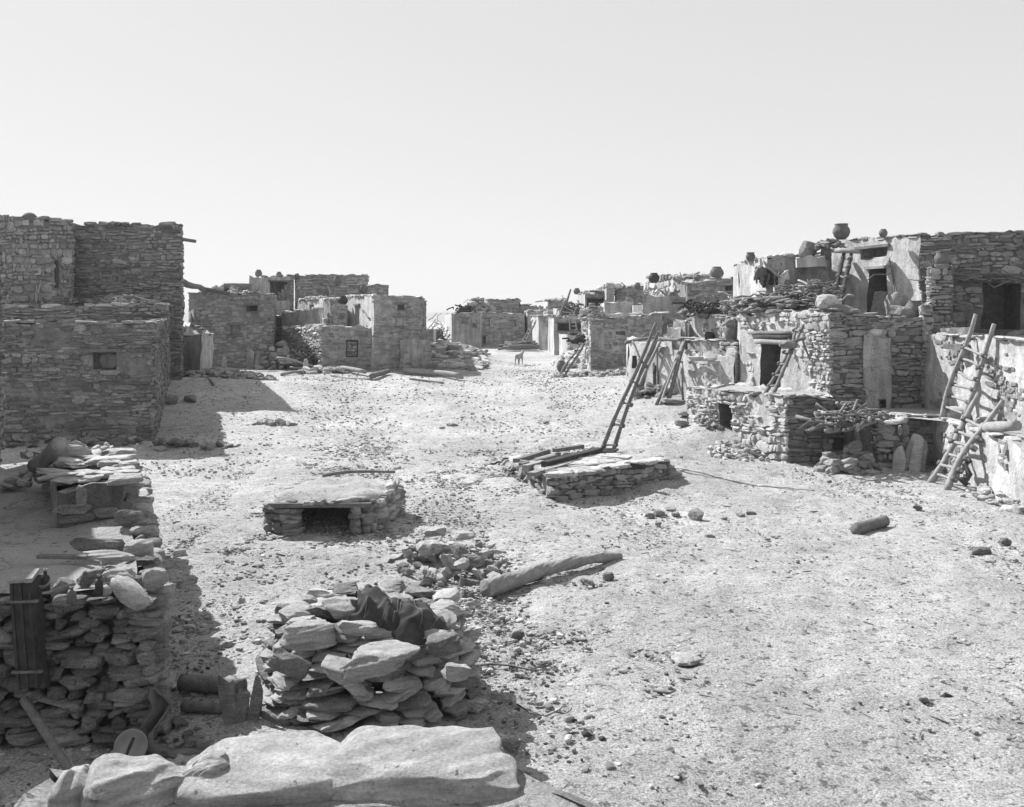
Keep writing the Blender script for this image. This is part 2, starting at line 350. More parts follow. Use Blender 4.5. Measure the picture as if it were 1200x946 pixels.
# ------------------------------------------------------------------ walls and blocks
def ray_u(A, B, px):
    k = (px-600)/F; d = B-A; t = (k*A[1]-A[0])/(d[0]-k*d[1]); return t*np.linalg.norm(d), (A+t*d)[1]
def op(poly, e, x0, x1, y0, y1, depth=.35, fill=None):
    A, B = poly[e], poly[(e+1) % len(poly)]; u0, d0 = ray_u(A, B, x0); u1, d1 = ray_u(A, B, x1); d = (d0+d1)/2
    return (u0, u1, Z(y1, d), Z(y0, d), depth, fill)
def block(mb, poly, zb, zt, edges={}, wall='plaster', cell=.3, amp=.035, para=.18, thick=.25, roof='roof_dirt', caps=None, seed=0):
    """closed room block: walls with real recesses, ragged parapet ring, sunken roof"""
    poly = [np.array(p, float) for p in poly]; n = len(poly); zt = [zt]*n if not hasattr(zt, '__len__') else zt
    zt = [v+R.uniform(-.04, .04) for v in zt]
    for e in range(n):
        A, B = poly[e], poly[(e+1) % n]; L = np.linalg.norm(B-A); t = (B-A)/L; nn = np.array([t[1], -t[0]]); sp = edges.get(e, {}); ops = sp.get('ops', [])
        ops = [(max(.05, o[0]), min(L-.05, o[1]), *o[2:]) for o in ops]
        c = cell if e in edges else max(cell, 1.0)
        def cuts(a, b, ex):
            vals = sorted(set([a, b]+[v for v in ex if a < v < b])); out = [vals[0]]
            for v0, v1 in zip(vals[:-1], vals[1:]):
                k = max(1, int(round((v1-v0)/c))); out += [v0+(v1-v0)*i/k for i in range(1, k+1)]
            return np.array(out)
        ztop = lambda u, a=zt[e], b=zt[(e+1) % n], L=L: a+(b-a)*u/L
        zc = min(zt[e], zt[(e+1) % n])-.1
        U = cuts(0, L, [v for o in ops for v in o[:2]]); Wc = cuts(zb, zc, [v for o in ops for v in o[2:4]]); Wc = np.append(Wc, zc+.1)
        def fn(u, z, A=A, t=t, ztop=ztop, zc=zc):
            zz = np.where(z > zc+1e-6, ztop(u)+.05*np.sin(u*5+A[0]*3)+.03*np.sin(u*13+A[1]), z)
            return np.stack([A[0]+u*t[0], A[1]+u*t[1], zz], 1)
        wm = sp.get('wall', wall)
        grid(mb, U, Wc, fn, wm, (lambda u, z: any(o[0] < u < o[1] and o[2] < z < o[3] for o in ops)) if ops else None, amp)
        for (u0, u1, a0, a1, dp, fill) in ops:
            def corner(u, z, dd): return np.array([A[0]+u*t[0]-nn[0]*dd, A[1]+u*t[1]-nn[1]*dd, z])
            f = [corner(u0, a0, 0), corner(u1, a0, 0), corner(u1, a1, 0), corner(u0, a1, 0)]; bk = [corner(u0, a0, dp), corner(u1, a0, dp), corner(u1, a1, dp), corner(u0, a1, dp)]
            V = np.array(f+bk); Dp = disp(np.array(f), amp); V[:4] += Dp; V[4:] += Dp
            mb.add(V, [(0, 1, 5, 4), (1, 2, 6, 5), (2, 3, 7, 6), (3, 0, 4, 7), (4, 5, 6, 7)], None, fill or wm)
        st = sp.get('st')
        if st:
            st = dict(st); gb = st.pop('g', None)
            z0f = (lambda u, g=gb: g) if gb is not None else (lambda u, A=A, t=t: GZ(A[0]+t[0]*u, A[1]+t[1]*u)-.1)
            stones(mb, A, B, z0f, ztop, holes=[o[:4] for o in ops], amp=amp, seed=seed+e, **st)
        cp = sp.get('caps', caps)
        if cp:
            sx, sz_, mm, dens = cp; u = 0
            while u < L:
                wd = sx*R.uniform(.5, 1.6)
                if R.random() < dens:
                    p = A+t*(u+wd/2)-nn*.08; rock(mb, (p[0], p[1], ztop(u+wd/2 if u+wd/2 < L else L)+sz_*.35), (wd*.55, .16*R.uniform(.7, 1.3), sz_*R.uniform(.35, .8)), (R.uniform(-.12, .12), R.uniform(-.1, .1), math.atan2(t[1], t[0])+R.uniform(-.2, .2)), MID if sz_ > .09 else LO, mm)
                u += wd*.95
    # parapet top ring, inner wall, roof
    ins = []
    for i in range(n):
        p0, p1, p2 = poly[i-1], poly[i], poly[(i+1) % n]; d1 = (p1-p0)/np.linalg.norm(p1-p0); d2 = (p2-p1)/np.linalg.norm(p2-p1)
        n1 = np.array([-d1[1], d1[0]]); n2 = np.array([-d2[1], d2[0]]); b = n1+n2; b /= max(.5, (b@n1)); ins.append(p1+b*thick)
    for e in range(n):
        j = (e+1) % n; A, B, C, D = poly[e], poly[j], ins[j], ins[e]; L = np.linalg.norm(B-A); k = max(2, int(L/cell)); U = np.linspace(0, 1, k+1)
        def top(u, v, lev):
            p = (A+(B-A)*u[:, None])*(1-v[:, None])+(D+(C-D)*u[:, None])*v[:, None]; z = zt[e]+(zt[j]-zt[e])*u
            uL = u*L; return np.stack([p[:, 0], p[:, 1], z+(.05*np.sin(uL*5+A[0]*3)+.03*np.sin(uL*13+A[1]))*(1-v)-lev], 1)
        grid(mb, U, np.array([0, .5, 1]), lambda u, v: top(u, v, 0), roof if para <= 0 else wall, None, amp)
        if para > 0: grid(mb, U, np.array([0, 1]), lambda u, v: top(u, np.ones_like(u), 0)-np.stack([0*u, 0*u, v*para], 1), wall, None, amp)
    ctr = sum(ins)/n; zc = sum(zt)/n-max(0, para)
    for e in range(n):
        j = (e+1) % n; k = 6; U = np.linspace(0, 1, k+1)
        def rf(u, v):
            ed = ins[e]+(ins[j]-ins[e])*u[:, None]; p = ed*(1-v[:, None])+ctr*v[:, None]
            ze = (zt[e]+(zt[j]-zt[e])*u-max(0, para)); return np.stack([p[:, 0], p[:, 1], ze*(1-v)+zc*v], 1)
        grid(mb, U, np.linspace(0, 1, 5), rf, roof, None, amp)
def trim(root, poly, e, o, kind='window', m='wood', lint=True, sill=True, panel=None):
    """lintel, sill and blocking panel of an opening, set proud of the wall"""
    A, B = poly[e], poly[(e+1) % len(poly)]; L = np.linalg.norm(B-A); t = (B-A)/L; nn = np.array([t[1], -t[0]]); u0, u1, a0, a1 = o[:4]
    q = lambda u, z, dd: (A[0]+t[0]*u+nn[0]*dd, A[1]+t[1]*u+nn[1]*dd, z)
    if lint: mb = MB(m); beam(mb, q(u0-.12, a1+.04, .0), q(u1+.12, a1+.04, .0), .14, .08, m); mb.part('lintel', root)
    if sill: mb = MB(m); beam(mb, q(u0-.05, a0-.03, .0), q(u1+.05, a0-.03, .0), .14, .06, m); mb.part('sill', root)
    if panel: mb = MB(panel); beam(mb, q(u0+.02, (a0+a1)/2, -.1), q(u1-.02, (a0+a1)/2, -.1), .05, (a1-a0)*.96, panel); mb.part('window_panel', root)
ST_SLAB = dict(sx=.34, sz=.09, prot=.055, m='dark_sandstone', jit=.2)
ST_MID = dict(sx=.32, sz=.10, prot=.03, m='sandstone')
ST_FAR = dict(sx=.38, sz=.12, prot=.03, m='sandstone')
ST_COB = dict(sx=.2, sz=.15, prot=.06, m='dark_sandstone', jit=.25)
ST_RUB = dict(sx=.2, sz=.11, prot=.07, m='sandstone', jit=.25)
def heap(mb, cx, cy, rx, ry, h, n, s, m='sandstone', zf=None, lib=None, flat=.45):
    for _ in range(n):
        a = R.uniform(0, 6.28); r = math.sqrt(R.random()); x = cx+rx*r*math.cos(a); y = cy+ry*r*math.sin(a); z = (zf(x, y) if zf else GZ(x, y))+h*(1-r*r)*R.uniform(.5, 1)
        k = s*R.uniform(.5, 1.5); rock(mb, (x, y, z), (k, k*R.uniform(.5, .9), k*flat*R.uniform(.5, 1.2)), (R.gauss(0, .3), R.gauss(0, .3), R.uniform(0, 6.28)), lib or LO, m)
def brush(mb, cx, cy, z, rx, ry, h, n, r=.015, L=.6, m='wood', ang=None, up=.3):
    for _ in range(n):
        x = cx+R.gauss(0, .5)*rx; y = cy+R.gauss(0, .5)*ry; zz = z+abs(R.gauss(0, .5))*h; a = R.uniform(0, 6.28) if ang is None else R.gauss(ang, .5); l = L*R.uniform(.5, 1.4)
        d = np.array([math.cos(a), math.sin(a), R.gauss(0, up)]); d /= np.linalg.norm(d); c = np.array([x, y, zz])
        stick(mb, c-d*l/2, c+d*l/2, r*R.uniform(.6, 1.5), None, .12, m, 4, 5)

# ================================================================== GROUND, SKY LINE
def axis(segs):
    out = [segs[0][0]]
    for a, b, s in segs: k = max(1, int(round((b-a)/s))); out += [a+(b-a)*i/k for i in range(1, k+1)]
    return out
ys = axis([(-3000, -300, 900), (-300, -30, 60), (-30, 3.5, 4), (3.5, 14, .07), (14, 26, .12), (26, 50, .3), (50, 110, 2), (110, 400, 30), (400, 6000, 700)])
xs = axis([(-6000, -400, 800), (-400, -60, 60), (-60, -14, 4), (-14, -6, .25), (-6, 8, .085), (8, 14, .25), (14, 60, 4), (60, 400, 60), (400, 6000, 800)])
X, Y = np.meshgrid(np.array(xs), np.array(ys), indexing='ij'); x, y = X.ravel(), Y.ravel(); z = gz(x, y)
near = np.exp(-np.clip(np.hypot(x-1, y-10)-16, 0, None)/12)
rsn = np.random.RandomState(3)
for i in range(26):
    k = rsn.normal(size=2); k = k/np.linalg.norm(k)*(1.5+i*.9); z = z+np.sin(x*k[0]+y*k[1]+rsn.uniform(0, 6))*.018/(1+i*.35)*near
nx, ny = len(xs), len(ys); I, J = np.meshgrid(np.arange(nx-1), np.arange(ny-1), indexing='ij'); a = (I*ny+J).ravel()
gm = MB('ground'); gm.add(np.stack([x, y, z], 1), np.stack([a, a+ny, a+ny+1, a+1], 1), None, 'ground', True)
gm.single('ground', None, None, origin=(0, 0, 0), kind='structure')
# distant mesa on the horizon
hm = MB('hill'); U = np.linspace(-1700, 1500, 90); 
def mesa(u, v):
    prof = 26+8*np.sin(u/300)+4*np.sin(u/90+1)+2*np.sin(u/37); zz = np.choose(v.astype(int), [np.full_like(u, -60), prof*.4-6, prof, prof+1.5, np.full_like(u, -60)])
    yy = 2600+v*60+40*np.sin(u/170); return np.stack([u, yy, zz], 1)
grid(hm, U, np.array([0, 1, 2, 3, 4]), mesa, 'hill'); hm.single('distant_hills', None, None, origin=(0, 2700, 0), kind='structure')

# scatter: gravel and litter (uncountable)
def scatter(name, n, box, smin, smax, m, seed, flat=.5, power=2.2, twig=False):
    rs = np.random.RandomState(seed); mb = MB(m); x0, x1, y0, y1 = box
    X = rs.uniform(x0, x1, n); Yv = rs.uniform(y0, y1, n)
    msk = .5+.3*np.sin(X*.9+1.3*np.sin(Yv*.7))+.3*np.sin(Yv*1.3+X*.4+seed)
    m2 = .5+.5*np.sin(X*2.3+2*np.sin(Yv*1.1+seed)+seed)*np.sin(Yv*1.9+1.5*np.sin(X*1.3)); msk = np.clip(msk, 0, 1)*(.45+.75*m2); pth = np.exp(-((X-(1.2+.16*Yv+.5*np.sin(Yv*.35)))/.9)**2)*.75+np.exp(-((X-(5.5-.05*Yv))/1.3)**2)*.4; keep = rs.rand(n) < np.clip(.12+.95*msk**1.5, 0, 1)*(1-np.clip(pth, 0, .85)); X, Yv = X[keep], Yv[keep]; n = len(X); S = smin+(smax-smin)*rs.rand(n)**power; Zv = gz(X, Yv)
    lib = LO; grp = rs.randint(0, len(lib), n)
    for g in range(len(lib)):
        ii = np.where(grp == g)[0]; V, Q = lib[g]; 
        if not len(ii): continue
        a = rs.uniform(0, 6.28, len(ii)); ca, sa = np.cos(a), np.sin(a); s = S[ii]; sy = s*rs.uniform(.45, .95, len(ii)); sz_ = s*flat*rs.uniform(.4, 1.3, len(ii))
        if twig: sy = s*.12; sz_ = s*.1
        lx = V[None, :, 0]*s[:, None]; ly = V[None, :, 1]*sy[:, None]; lz = V[None, :, 2]*sz_[:, None]+lx*rs.uniform(-.15, .15, (len(ii), 1))
        VV = np.stack([X[ii][:, None]+lx*ca[:, None]-ly*sa[:, None], Yv[ii][:, None]+lx*sa[:, None]+ly*ca[:, None], Zv[ii][:, None]+lz+sz_[:, None]*.4], 2)
        QQ = (Q[None]+(np.arange(len(ii))*len(V))[:, None, None]).reshape(-1, 4); mb.add(VV.reshape(-1, 3), QQ, None, m, False)
    o = mb.single(name, None, None, origin=(0, 0, 0), kind='stuff'); return o
g1 = scatter('gravel', 80000, (-6, 8.5, 3.6, 20), .004, .032, 'gravel', 1, power=4)
g1['label'] = 'small stones and grit strewn over the near dirt street'; g1['category'] = 'gravel'
g2 = scatter('gravel', 45000, (-12, 13, 20, 48), .006, .05, 'gravel', 2, power=4.5)
g2['label'] = 'scattered stones over the far dirt street between the houses'; g2['category'] = 'gravel'
g3 = scatter('litter', 16000, (-5.5, 8.5, 3.6, 22), .004, .02, 'litter', 5, flat=.35, power=3)
g9 = scatter('gravel', 24000, (-5, 1.2, 9, 21), .006, .035, 'dark_sandstone', 31, power=2.6); g9['label'] = 'dark grit on the left middle of the street'; g9['category'] = 'gravel'
g6 = scatter('gravel', 34000, (-5, 1.0, 7, 24), .006, .05, 'gravel', 21, power=3.2); g6['label'] = 'denser broken stone littering the left side of the street'; g6['category'] = 'gravel'
g7 = scatter('litter', 12000, (-5, 1.5, 6, 24), .005, .03, 'litter', 22, flat=.4, power=3); g7['label'] = 'dark debris on the left side of the street'; g7['category'] = 'litter'
g8 = scatter('gravel', 34000, (-9, 7, 20, 42), .006, .05, 'gravel', 23, power=4); g8['label'] = 'grit along the far street'; g8['category'] = 'gravel'
g3['label'] = 'dark chips and dung crumbs scattered on the pale dirt'; g3['category'] = 'litter'
g4 = scatter('twigs', 2600, (-5, 8, 3.6, 18), .02, .10, 'wood', 8, power=2, twig=True)
g4['label'] = 'thin broken twigs littering the dirt'; g4['category'] = 'twigs'

# ================================================================== LEFT SIDE HOUSES
def house(name, label, cat, poly_, group=None):
    c = sum(np.array(p) for p in poly_)/len(poly_); return thing(name, label, cat, (c[0], c[1], GZ(c[0], c[1])), group)
def simple(label, poly, zt, edges, wall='plaster', name='adobe_house', cat='house', zb=None, group=None, parts=(), **kw):
    """one-room house: wall mesh plus its trimmed openings"""
    poly = [np.array(p, float) for p in poly]; root = house(name, label, cat, poly, group)
    mb = MB(wall); block(mb, poly, (min(GZ(*p) for p in poly)-.6) if zb is None else zb, zt, edges, wall, **kw); mb.part('wall', root)
    for e, o, kw2 in parts: trim(root, poly, e, o, **kw2)
    return root, poly

# --- the big stone house, nearest on the left
pA1 = [P(-90, 24.4), P(178, 25.2), P(194, 32.2), P(-90, 31)]
pA2 = [P(-90, 30.6), P(194, 32.4), P(199, 36), P(-90, 35.5)]
pA3 = [P(80, 34.3), P(213, 34.6), np.array([-14.9, 41.5]), np.array([-19.5, 41.5])]
pA4 = [P(-90, 32.2), P(15, 32.2), P(60, 32.6), P(84, 33.4), P(84, 37), P(-90, 37)]
root = house('stone_house', 'large two storey dark slab stone house in shade at the left, with blocked windows', 'house', pA1)
oA = op(pA1, 0, 108, 137, 413, 433, .3, 'mud'); mb = MB('mud')
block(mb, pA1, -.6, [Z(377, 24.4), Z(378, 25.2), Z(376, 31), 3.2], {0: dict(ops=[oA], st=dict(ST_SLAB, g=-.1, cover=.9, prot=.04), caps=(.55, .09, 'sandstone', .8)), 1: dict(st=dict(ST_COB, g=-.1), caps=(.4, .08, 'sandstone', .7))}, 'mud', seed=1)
lower = mb.part('lower_storey', root, 'lower front room with a small half blocked window')
A, B = pA1[0], pA1[1]; L = np.linalg.norm(B-A); t = (B-A)/L
mb = MB('clay'); rock(mb, (*(A+t*(oA[0]*.35+oA[1]*.65)+np.array([0, .12])), (oA[2]+oA[3])/2), (.26, .08, .22), (0, 0, .05), ROUND, 'clay', True); mb.part('window_slab', lower)
mb = MB('wood'); beam(mb, (*(A+t*(oA[0]-.15)+np.array([0, -.02])), oA[3]+.05), (*(A+t*(oA[1]+.12)+np.array([0, -.02])), oA[3]+.06), .16, .07); mb.part('lintel', lower)
mb = MB('mud'); block(mb, pA2, -.3, [Z(362, 30.6), Z(358, 32.4), 3.8, 3.8], {0: dict(st=dict(ST_SLAB, g=.0, m='sandstone'), caps=(.5, .12, 'pale_slab', .8)), 1: dict(st=dict(ST_COB, g=.0))}, 'mud', seed=2)
brush(mb, -13.6, 32.3, 3.85, 1.4, .25, .25, 26, .025, .8, 'pale_wood'); heap(mb, -13.2, 32.6, 1.3, .3, .25, 40, .14, 'pale_slab', lambda x, y: 3.75); mb.part('middle_terrace', root, 'middle terrace with pale slabs along its ledge')
oW = op(pA3, 0, 119, 139, 314, 331, .08, 'mud'); mb = MB('mud')
block(mb, pA3, .2, [Z(262, 33.6), Z(265, 34.6), 6.6, 6.7], {0: dict(ops=[oW], st=dict(ST_SLAB, g=.5), caps=(.42, .13, 'dark_sandstone', .75)), 1: dict(st=dict(ST_SLAB, g=.5))}, 'mud', seed=3)
up = mb.part('upper_storey', root, 'tall upper storey of flat dark slabs')
mb = MB('dark_sandstone'); A, B = pA3[0], pA3[1]; L = np.linalg.norm(B-A); t = (B-A)/L
stones(mb, A+t*oW[0]+np.array([0, .06]), A+t*oW[1]+np.array([0, .06]), lambda u: oW[2], lambda u: oW[3], .3, .08, .03, m='dark_sandstone'); mb.part('blocked_window', up)
mb = MB('wood'); stick(mb, (-13.0, 34.9, Z(277, 34.8)), P(229, 34.4).tolist()+[Z(283, 34.4)], .07, .06, .01, 'wood', 4, 8); mb.part('roof_beam', up)
oS = op(pA4, 2, 64, 70, 306, 338, .4, 'mud'); mb = MB('mud')
block(mb, pA4, .2, [6.95, 6.85, Z(259, 32.6), Z(262, 33.4), 6.6, 6.8], {0: dict(st=dict(ST_COB, g=.5, sx=.24, m='sandstone')), 1: dict(st=dict(ST_COB, g=.5, sx=.24, m='sandstone'), caps=(.35, .13, 'dark_sandstone', .6)), 2: dict(ops=[oS], st=dict(ST_COB, g=.5, m='sandstone'), caps=(.35, .12, 'dark_sandstone', .6)), 3: dict(st=dict(ST_COB, g=.5))}, 'mud', seed=4)
bas = mb.part('rounded_corner', root, 'rounded corner of coarse cobbles with a narrow slit window')
for px, d, r, z, lb in ((31, 32.4, .27, 252, 'dark round pot upside down on the cobbled corner, nearer the left edge'), (48, 32.7, .25, 256, 'dark round pot on the cobbled corner, next to the slab stone wall')):
    p = P(px, d); mb = MB('clay'); lathe(mb, (p[0], p[1]+.2, Z(z+9, d)+.02), [(r, 0), (r*1.02, r*.35), (r*.9, r*.8), (r*.6, r*1.15), (r*.2, r*1.3), (.01, r*1.32)]); mb.single('clay_pot', lb, 'pot', 'pots on the left house')
# off-frame block on the left that shades the near terrace
r_, _ = simple('dark stone house wall at the far left edge of the picture, beside the near terrace', [(-13, 8.2), (-6.3, 8.2), (-6.9, 11.2), (-8.1, 14), (-9.45, 17.3), (-14, 17.6)], 4.9, {1: dict(st=dict(ST_SLAB, g=-.1)), 3: dict(st=dict(ST_SLAB, g=-.1)), 2: dict(st=dict(ST_SLAB, g=-.1))}, 'mortar_and_shade', 'stone_house', zb=-.5)
# low plastered wall beside the big house
pB = [P(206, 38.5), P(236, 38), P(250, 41), P(222, 42)]
simple('low rough plastered room between the big left house and the square house behind', pB, [Z(395, 38.5), Z(393, 38), Z(392, 41), 3.2], {0: dict(wall='shade_plaster'), 1: dict()}, amp=.06, cell=.2, caps=(.3, .05, 'sandstone', .4))
mb = MB('wood')   # tree-trunk spout running down to the square house
stick(mb, P(212, 36).tolist()+[Z(329, 36)], P(240, 44).tolist()+[Z(343, 44)], .13, .12, .03); stick(mb, P(234, 44).tolist()+[Z(338, 44)], P(269, 44.5).tolist()+[Z(344.5, 44.5)], .13, .09, .02)
mb.single('roof_pole', 'long thick pole sagging from the tall left house down to the next roof', 'pole')
# square house 2
pC = [P(221, 45.3), P(319, 44.6), P(323, 52), P(228, 52)]
o1, o2 = op(pC, 0, 289, 302, 358, 365, .6), op(pC, 0, 269, 282, 381, 393, .18, 'shade_plaster')
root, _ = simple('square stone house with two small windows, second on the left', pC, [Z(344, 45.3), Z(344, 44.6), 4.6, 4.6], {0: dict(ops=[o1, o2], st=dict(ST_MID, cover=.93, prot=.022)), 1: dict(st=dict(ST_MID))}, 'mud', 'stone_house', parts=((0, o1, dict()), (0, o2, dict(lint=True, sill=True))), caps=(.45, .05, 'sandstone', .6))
heap_ = MB('sandstone'); heap(heap_, -14.4, 47, 1.6, .8, .3, 30, .2, 'sandstone', lambda x, y: 4.3); brush(heap_, -13.6, 47.5, 4.4, 1.4, .5, .4, 25, .03, 1.0)
heap_.single('roof_clutter', 'stones and sticks heaped on the roof of the square house', 'rubble')
def lean_slab(px, d, wpx, y0, y1, label, m='shade_plaster', name='stone_slab', tilt=.15, grp=None):
    c = P(px, d); h = (y1-y0)/F*d; wd = wpx/F*d; zb = GZ(c[0], c[1])-.04
    return rock_obj((c[0], c[1]+h/2*math.sin(tilt), zb+h/2), (wd/2, .05, h/2), (-tilt, 0, R.uniform(-.1, .1)), label, name, grp, 'MID', m, cat='slab')
lean_slab(293, 44.2, 8, 407, 430, 'tall flat slab leaning on the square house, the straight one'); lean_slab(301.5, 44.2, 7, 409, 431, 'pointed slab leaning on the square house beside the straight one'); lean_slab(262, 43.9, 8, 410, 425, 'short round topped slab leaning on the square house below its window')
mb = MB('wood'); stick(mb, (*P(238, 43.5), GZ(*P(238, 43.5))), (*P(226, 45), Z(364, 45)), .13, .09, .02); mb.single('leaning_pole', 'dark thick pole leaning in the corner of the square house, the right one', 'pole')
mb = MB('wood'); stick(mb, (*P(230, 43.5), GZ(*P(230, 43.5))), (*P(223, 45), Z(366, 45)), .13, .09, .02); mb.single('leaning_pole', 'dark thick pole leaning in the corner of the square house, the left one', 'pole')

# --- terraced houses behind the square house
p = [P(292, 57), P(304, 57), P(316, 61), P(298, 61)]
simple('small lit corner room on the roofs behind the square house', p, Z(324, 57), {0: dict(wall='shade_plaster'), 1: dict()}, zb=.8)
p7 = [P(304, 58.5), P(343, 60), P(343, 66), P(304, 66)]; o = op(p7, 0, 316, 341, 330, 352, 1.4, 'shade_plaster')
r_, _ = simple('upper room with a wide open porch high behind the square house', p7, [Z(325, 58.5), Z(324, 60), 6, 6], {0: dict(ops=[o]), 3: dict()}, parts=((0, o, dict(sill=False)),), caps=(.5, .12, 'dark_sandstone', .6), zb=.8)
for px, z, r, lb in ((303, 321, .3, 'tall dark chimney pot left of the open porch roof'), (327, 322, .25, 'dark bulky pot on the middle of the open porch roof'), (348, 323, .22, 'dark pot at the top of the stepped wall')):
    q = P(px, 60); pot((q[0], q[1], Z(z+4, 60)), r*1.6, r*.75, lb, 'chimney_pot', 'pots on the far left roofs', 'clay')
mb = MB('sandstone'); q = P(274, 55); stick(mb, (q[0]-.6, 55, Z(336, 55)), (q[0]+.9, 55.5, Z(336, 55)), .22, .2, .0, 'wood', 4, 10); heap(mb, q[0]-.5, 55, 1.3, .6, .5, 45, .25, 'sandstone', lambda x, y: Z(345, 55)); mb.single('rubble_heap', 'loose stones and a short log on the roofs left of the porch', 'rubble')
pX = [P(262, 54), P(300, 54), P(300, 60), P(262, 60)]
simple('low stone room behind the square house under loose stones', pX, Z(343, 54), {0: dict(st=ST_FAR)}, 'mud', 'stone_house', zb=.6)
p6 = [P(346, 60), P(431, 61), P(431, 69), P(346, 69)]
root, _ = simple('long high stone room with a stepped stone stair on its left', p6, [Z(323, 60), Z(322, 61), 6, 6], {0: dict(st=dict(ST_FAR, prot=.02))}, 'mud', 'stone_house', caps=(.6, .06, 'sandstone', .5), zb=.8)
for i in range(6):
    mb = MB('mortar_and_shade'); a = 343-i*3.2; y0 = 326+i*4.2; q = [P(a-3.2, 59.9-.02*i), P(a+1, 60-.02*i), P(a+1, 61), P(a-3.2, 61)]; block(mb, q, 1.5, Z(y0, 60), {0: dict(st=ST_FAR), 3: dict(st=ST_FAR)}, 'mortar_and_shade', para=0); mb.part('step', root)
p5 = [P(386, 53.5), P(455, 54), P(455, 60), P(386, 60)]
simple('long plain stone room above the lit doorway terrace', p5, [Z(335, 53.5), Z(334, 54), 5.2, 5.2], {0: dict(st=dict(ST_FAR, prot=.02))}, 'mud', 'stone_house', caps=(.7, .05, 'sandstone', .4), zb=.8)
for px, z in ((424, 343), (393, 333)):
    q = P(px, 53); pot((q[0], 53.6, Z(z+1, 53)), .5, .22, 'small pot on the long plain stone roof, %s' % ('at its left end' if px < 400 else 'lower, at the lit doorway'), 'chimney_pot')
p4b = [P(350, 56), P(380, 51), P(384, 54), P(354, 60)]
ob = op(p4b, 0, 362, 367, 357, 365, .4)
simple('small bright plastered upper room with a rubble top', p4b, [Z(352, 56), Z(351, 51), 4.6, 4.6], {0: dict(ops=[ob], wall='plaster', caps=(.5, .2, 'sandstone', .9))}, zb=.8, amp=.08)
p4 = [P(330, 49.2), P(374, 47.5), P(377, 51), P(333, 53)]
simple('low shaded plaster room above the rubble wall', p4, [Z(368, 49.2), Z(363, 47.5), 3.8, 3.7], {0: dict(wall='shade_plaster', caps=(.5, .12, 'pale_slab', .7)), 3: dict()}, zb=.8, amp=.05)
pX = [P(318, 52), P(332, 51.5), P(332, 54), P(318, 55)]
simple('narrow shaded wall between the square house and the rubble wall', pX, Z(370, 52), {0: dict(st=ST_FAR, wall='mortar_and_shade')}, zb=.6)
# lower block with lattice window
pC1 = [P(332, 48.5), P(377.5, 42.4), P(437, 42.1), np.array([-6.4, 50]), np.array([-11.4, 51])]
oL = op(pC1, 1, 406, 419, 399, 418, .12, 'mortar_and_shade')
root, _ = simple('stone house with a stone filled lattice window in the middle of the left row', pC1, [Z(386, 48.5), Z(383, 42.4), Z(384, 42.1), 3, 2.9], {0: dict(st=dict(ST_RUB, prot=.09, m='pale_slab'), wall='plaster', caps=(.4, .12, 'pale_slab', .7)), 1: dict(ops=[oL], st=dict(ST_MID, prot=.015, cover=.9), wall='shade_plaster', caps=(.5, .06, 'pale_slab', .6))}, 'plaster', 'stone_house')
A, B = pC1[1], pC1[2]; L = np.linalg.norm(B-A); t = (B-A)/L; mb = MB('sandstone')
stones(mb, A+t*oL[0]+np.array([0, .1]), A+t*oL[1]+np.array([0, .1]), lambda u: oL[2], lambda u: oL[3], .22, .07, .05); mb.part('window', root)
mb = MB('dark_wood')
for u0, z0, u1, z1 in ((oL[0], oL[2], oL[1], oL[2]), (oL[0], oL[3], oL[1], oL[3]), (oL[0], oL[2], oL[0], oL[3]), (oL[1], oL[2], oL[1], oL[3])):
    a = A+t*u0; b = A+t*u1
    if z0 == z1: beam(mb, (a[0], a[1]-.01, z0), (b[0], b[1]-.01, z1), .05, .05, 'dark_wood')
    else: stick(mb, (a[0], a[1]-.01, z0), (b[0], b[1]-.01, z1), .028, .028, 0, 'dark_wood', 3, 5)
mb.part('window_frame', root)
# tower
pC2 = [P(405, 49), P(437.5, 41.6), P(492, 42.1), np.array([-4.6, 50]), np.array([-8.2, 51])]
w1, w2, w0 = op(pC2, 1, 466, 474, 357, 363, .4), op(pC2, 1, 464, 474, 372, 383, .3), op(pC2, 0, 416, 421, 358, 380.5, 1.2)
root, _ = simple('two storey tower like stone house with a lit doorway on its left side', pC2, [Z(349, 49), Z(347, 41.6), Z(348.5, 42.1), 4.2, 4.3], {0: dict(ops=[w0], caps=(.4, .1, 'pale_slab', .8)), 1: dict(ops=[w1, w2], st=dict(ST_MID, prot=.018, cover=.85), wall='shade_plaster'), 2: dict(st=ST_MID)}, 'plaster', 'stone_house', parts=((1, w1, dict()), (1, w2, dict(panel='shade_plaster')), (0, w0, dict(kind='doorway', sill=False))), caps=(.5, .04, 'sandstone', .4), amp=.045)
mb = MB('shade_plaster'); block(mb, [P(468, 41.4), P(504, 40.6), P(504, 43), P(470, 43)], .3, [Z(396, 41.4), Z(399, 40.6), 2.3, 2.4], {0: dict(st=dict(ST_MID, prot=.02, cover=.6))}, 'shade_plaster', para=0, amp=.06); mb.part('buttress', root)
mb = MB('wood'); stick(mb, (*(P(424, 44)+0), Z(363, 44)), (*P(434, 42.2), Z(374, 42.2)), .04, .04); mb.part('roof_beam', root)
for px, z, r, lb in ((442, 344, .28, 'flat round pot on the left corner of the tower roof'), (402, 346, .3, 'pale jar on the lit doorway roof'), (459, 346, .3, 'dark bundle of sticks behind the tower roof')):
    q = P(px, 44); pot((q[0], 44, Z(z+6, 44)-.2), r*1.3, r*.8, lb, 'clay_pot' if px != 459 else 'bundle', None, 'dark_clay')
